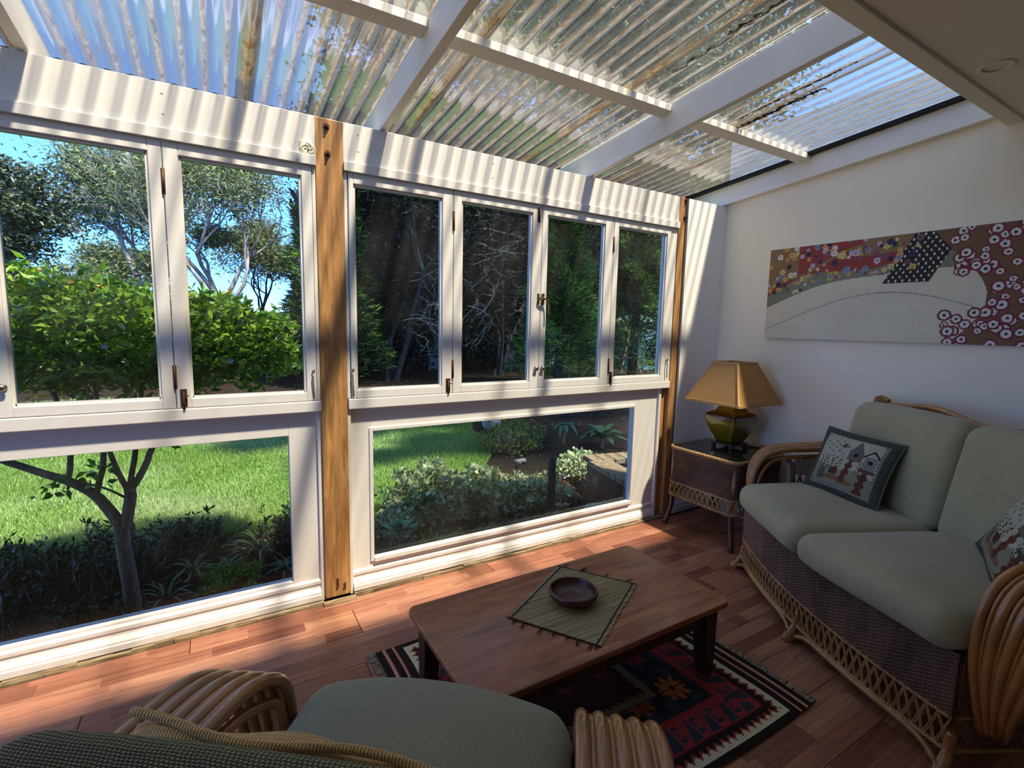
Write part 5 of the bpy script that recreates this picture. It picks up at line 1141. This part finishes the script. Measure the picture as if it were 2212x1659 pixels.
# stake, rocks, bricks
s = empty('metal_post', (2.262, .80, G), 0, 'dark metal post standing close outside the low right window', 'post')
MB().box(-.022, .022, -.018, .018, -.05, .46).box(-.026, -.018, -.022, .022, -.05, .45).build('post_body', M['stake'], s, .002)
b = MB(); [b.lathe([(.0001, -.002), (.004, 0), (.0001, .002)], (-.010, -.0185, z), 8) for z in (.12, .22, .32, .40)]; b.build('post_screw', M['steel'], s)
for (x, y, r_, lb) in ((3.45, 3.95, .12, 'pale boulder at the shaded far edge of the lawn'), (3.1, 4.35, .07, 'smaller boulder left of the pale boulder'), (2.62, .62, .13, 'flat sandy rock beside the metal post'), (2.95, 4.6, .06, 'little dark rock at the back of the lawn'), (2.85, 2.2, .06, 'half-buried rock behind the variegated mounds')):
    vs_, fs_ = rbox(r_, r_ * .75, r_ * (.8 if y > 3 else .4), r_ * .35, (7, 7, 6)); R_ = random.Random(int(x * 100))
    vs_ = [(v[0] * (1 + .12 * math.sin(v[1] * 30 + x)), v[1] * (1 + .12 * math.sin(v[2] * 25)), v[2] * (1 + .15 * math.sin(v[0] * 28))) for v in vs_]
    o = link('rock', npmesh('rock', vs_, np.array(fs_), M['rock'], smooth=True)); o.location = (x, y, G + r_ * (.5 if y > 3 else .2)); o.rotation_euler = (.1, .2, x); tag(o, lb, 'rock')
be = empty('brick_edging', (2.93, 1.10, G), math.radians(-12), 'low weathered brick garden wall in the shade outside the low right window', 'wall')
MB().box(.004, 1.2, .004, .09, -.02, .24).build('mortar_core', M['mortar'], be); bm_ = MB().box(0, .225, 0, .11, 0, .068).mesh('brick', M['brick']); cm_ = MB().box(0, .105, -.015, .2, 0, .05).mesh('cap_brick', M['cap'])
MB().box(.004, .10, .004, -1.0, -.02, .20).build('mortar_core', M['mortar'], be)
for r_ in range(3):
    for k in range(5): o = link('brick', bm_, be, .004); o.location = ((k - .5 * (r_ % 2)) * .235 + .0 + (.118 if r_ % 2 else 0), -.006, .002 + r_ * .078)
    for k in range(4): o = link('brick', bm_, be, .004); o.location = (-.006, -.012 - k * .235 - (.1 if r_ % 2 else 0), .002 + r_ * .078); o.rotation_euler.z = -PI / 2
for k in range(10): o = link('cap_brick', cm_, be, .006); o.location = (k * .115, -.01, .238)
for k in range(8): o = link('cap_brick', cm_, be, .006); o.location = (-.03, -.02 - k * .115, .238); o.rotation_euler.z = -PI / 2
# far things behind the right panes
tk = empty('water_tank', (13.4, 11.2, G), 0, 'pale green corrugated water tank behind the last pane', 'tank')
MB().lathe([(.9, 0)] + [(.9 + .02 * math.cos(i * PI), .05 + i * .045) for i in range(38)] + [(.3, 1.95), (.0001, 2.0)], n=40).build('tank_body', M['tank'], tk)
pr_ = empty('timber_prop', (11.3, 9.6, G), 0, 'crossed weathered timber poles leaning in front of the tank', 'frame')
for a, c in (((0, 0, 0), (.5, .1, 1.9)), ((.9, 0, 0), (.1, .1, 1.7)), ((.42, -.05, 0), (.46, .0, 1.4))): MB().bar(a, c, .045, .045).build('pole', M['pole'], pr_)
o = MB().bar((10.9, 8.1, G + .03), (11.9, 7.9, G + .03), .12, .03).build('loose_plank', M['plank']); tag(o, 'yellowish plank lying on the mulch below the last pane', 'plank')
for x, y, w_, h_, mm, lb in ((8.6, 12.4, .9, 1.2, 'fence', 'pale corrugated fence sheet glimpsed between the dark trees'), (10.0, 12.2, .6, 1.9, 'fence', 'pale sheet behind the feathery conifer'), (6.0, 12.9, .8, 1.0, 'fence', 'dim pale sheet behind the two leaning stems')):
    n = 60; V = []; 
    for i in range(n + 1): xx = w_ * i / n; V += [(xx, .02 * math.cos(xx * 2 * PI / .076), 0), (xx, .02 * math.cos(xx * 2 * PI / .076), h_)]
    o = link('fence_sheet', npmesh('fence_sheet', V, np.array([[2 * i, 2 * i + 2, 2 * i + 3, 2 * i + 1] for i in range(n)]), M[mm], smooth=True)); o.location = (x, y, G); tag(o, lb, 'fence')
n = 700; V = []
for i in range(n + 1): xx = -12 + 42 * i / n; V += [(xx, .03 * math.cos(i * PI / 2), -.1), (xx, .03 * math.cos(i * PI / 2), 1.75)]
o = link('boundary_fence', npmesh('boundary_fence', V, np.array([[2 * i, 2 * i + 2, 2 * i + 3, 2 * i + 1] for i in range(n)]), M['fenced'])); o.location = (0, 15.5, G); tag(o, 'long dark boundary fence behind the trees', 'fence')

# debris lying on the roof sheets
for x, y, lb in ((.345, -.335, 'brown curled leaf on the roof sheet nearer the purlin'), (.415, -.20, 'brown curled leaf on the roof sheet above the wide post')):
    z = 2.2985 - SL * y + .014
    o = link('dead_leaf', npmesh('dead_leaf', [(x - .014, y - .012, z), (x + .010, y - .016, z + .004), (x + .016, y + .010, z - .001), (x - .006, y + .018, z + .005), (x - .018, y + .004, z + .003), (x, y, z - .004)], np.array([[0, 1, 5], [1, 2, 5], [2, 3, 5], [3, 4, 5], [4, 0, 5]]), plain('dead_leaf', '7a5a34', .9))); tag(o, lb, 'leaf')
for j_, (x, ya, yb, lb) in enumerate(((2.315, -1.15, -.62, 'dark leaf litter lodged on the roof sheet beside the last rafter but one'), (2.41, -.98, -.55, 'thin line of dark litter beside the stained sheet lap'), (1.70, -1.25, -.75, 'line of brown litter along the stained lap at the top edge'))):
    b = MB(); Rr = random.Random(j_); n = 26
    for i in range(n):
        y = ya + (yb - ya) * i / n; w_ = .006 + .012 * math.sin(PI * i / n) * (Rr.uniform(.4, 1)); z = 2.2985 - SL * y - .001
        b.tube([(x + Rr.uniform(-.01, .01), y, z), (x + Rr.uniform(-w_, w_), y + .03, z + .004)], [.003, .002 + w_ * .25], 5)
    tag(b.build('leaf_litter', plain('litter', '3a2c1c', .95)), lb, 'leaf litter', kind='stuff')
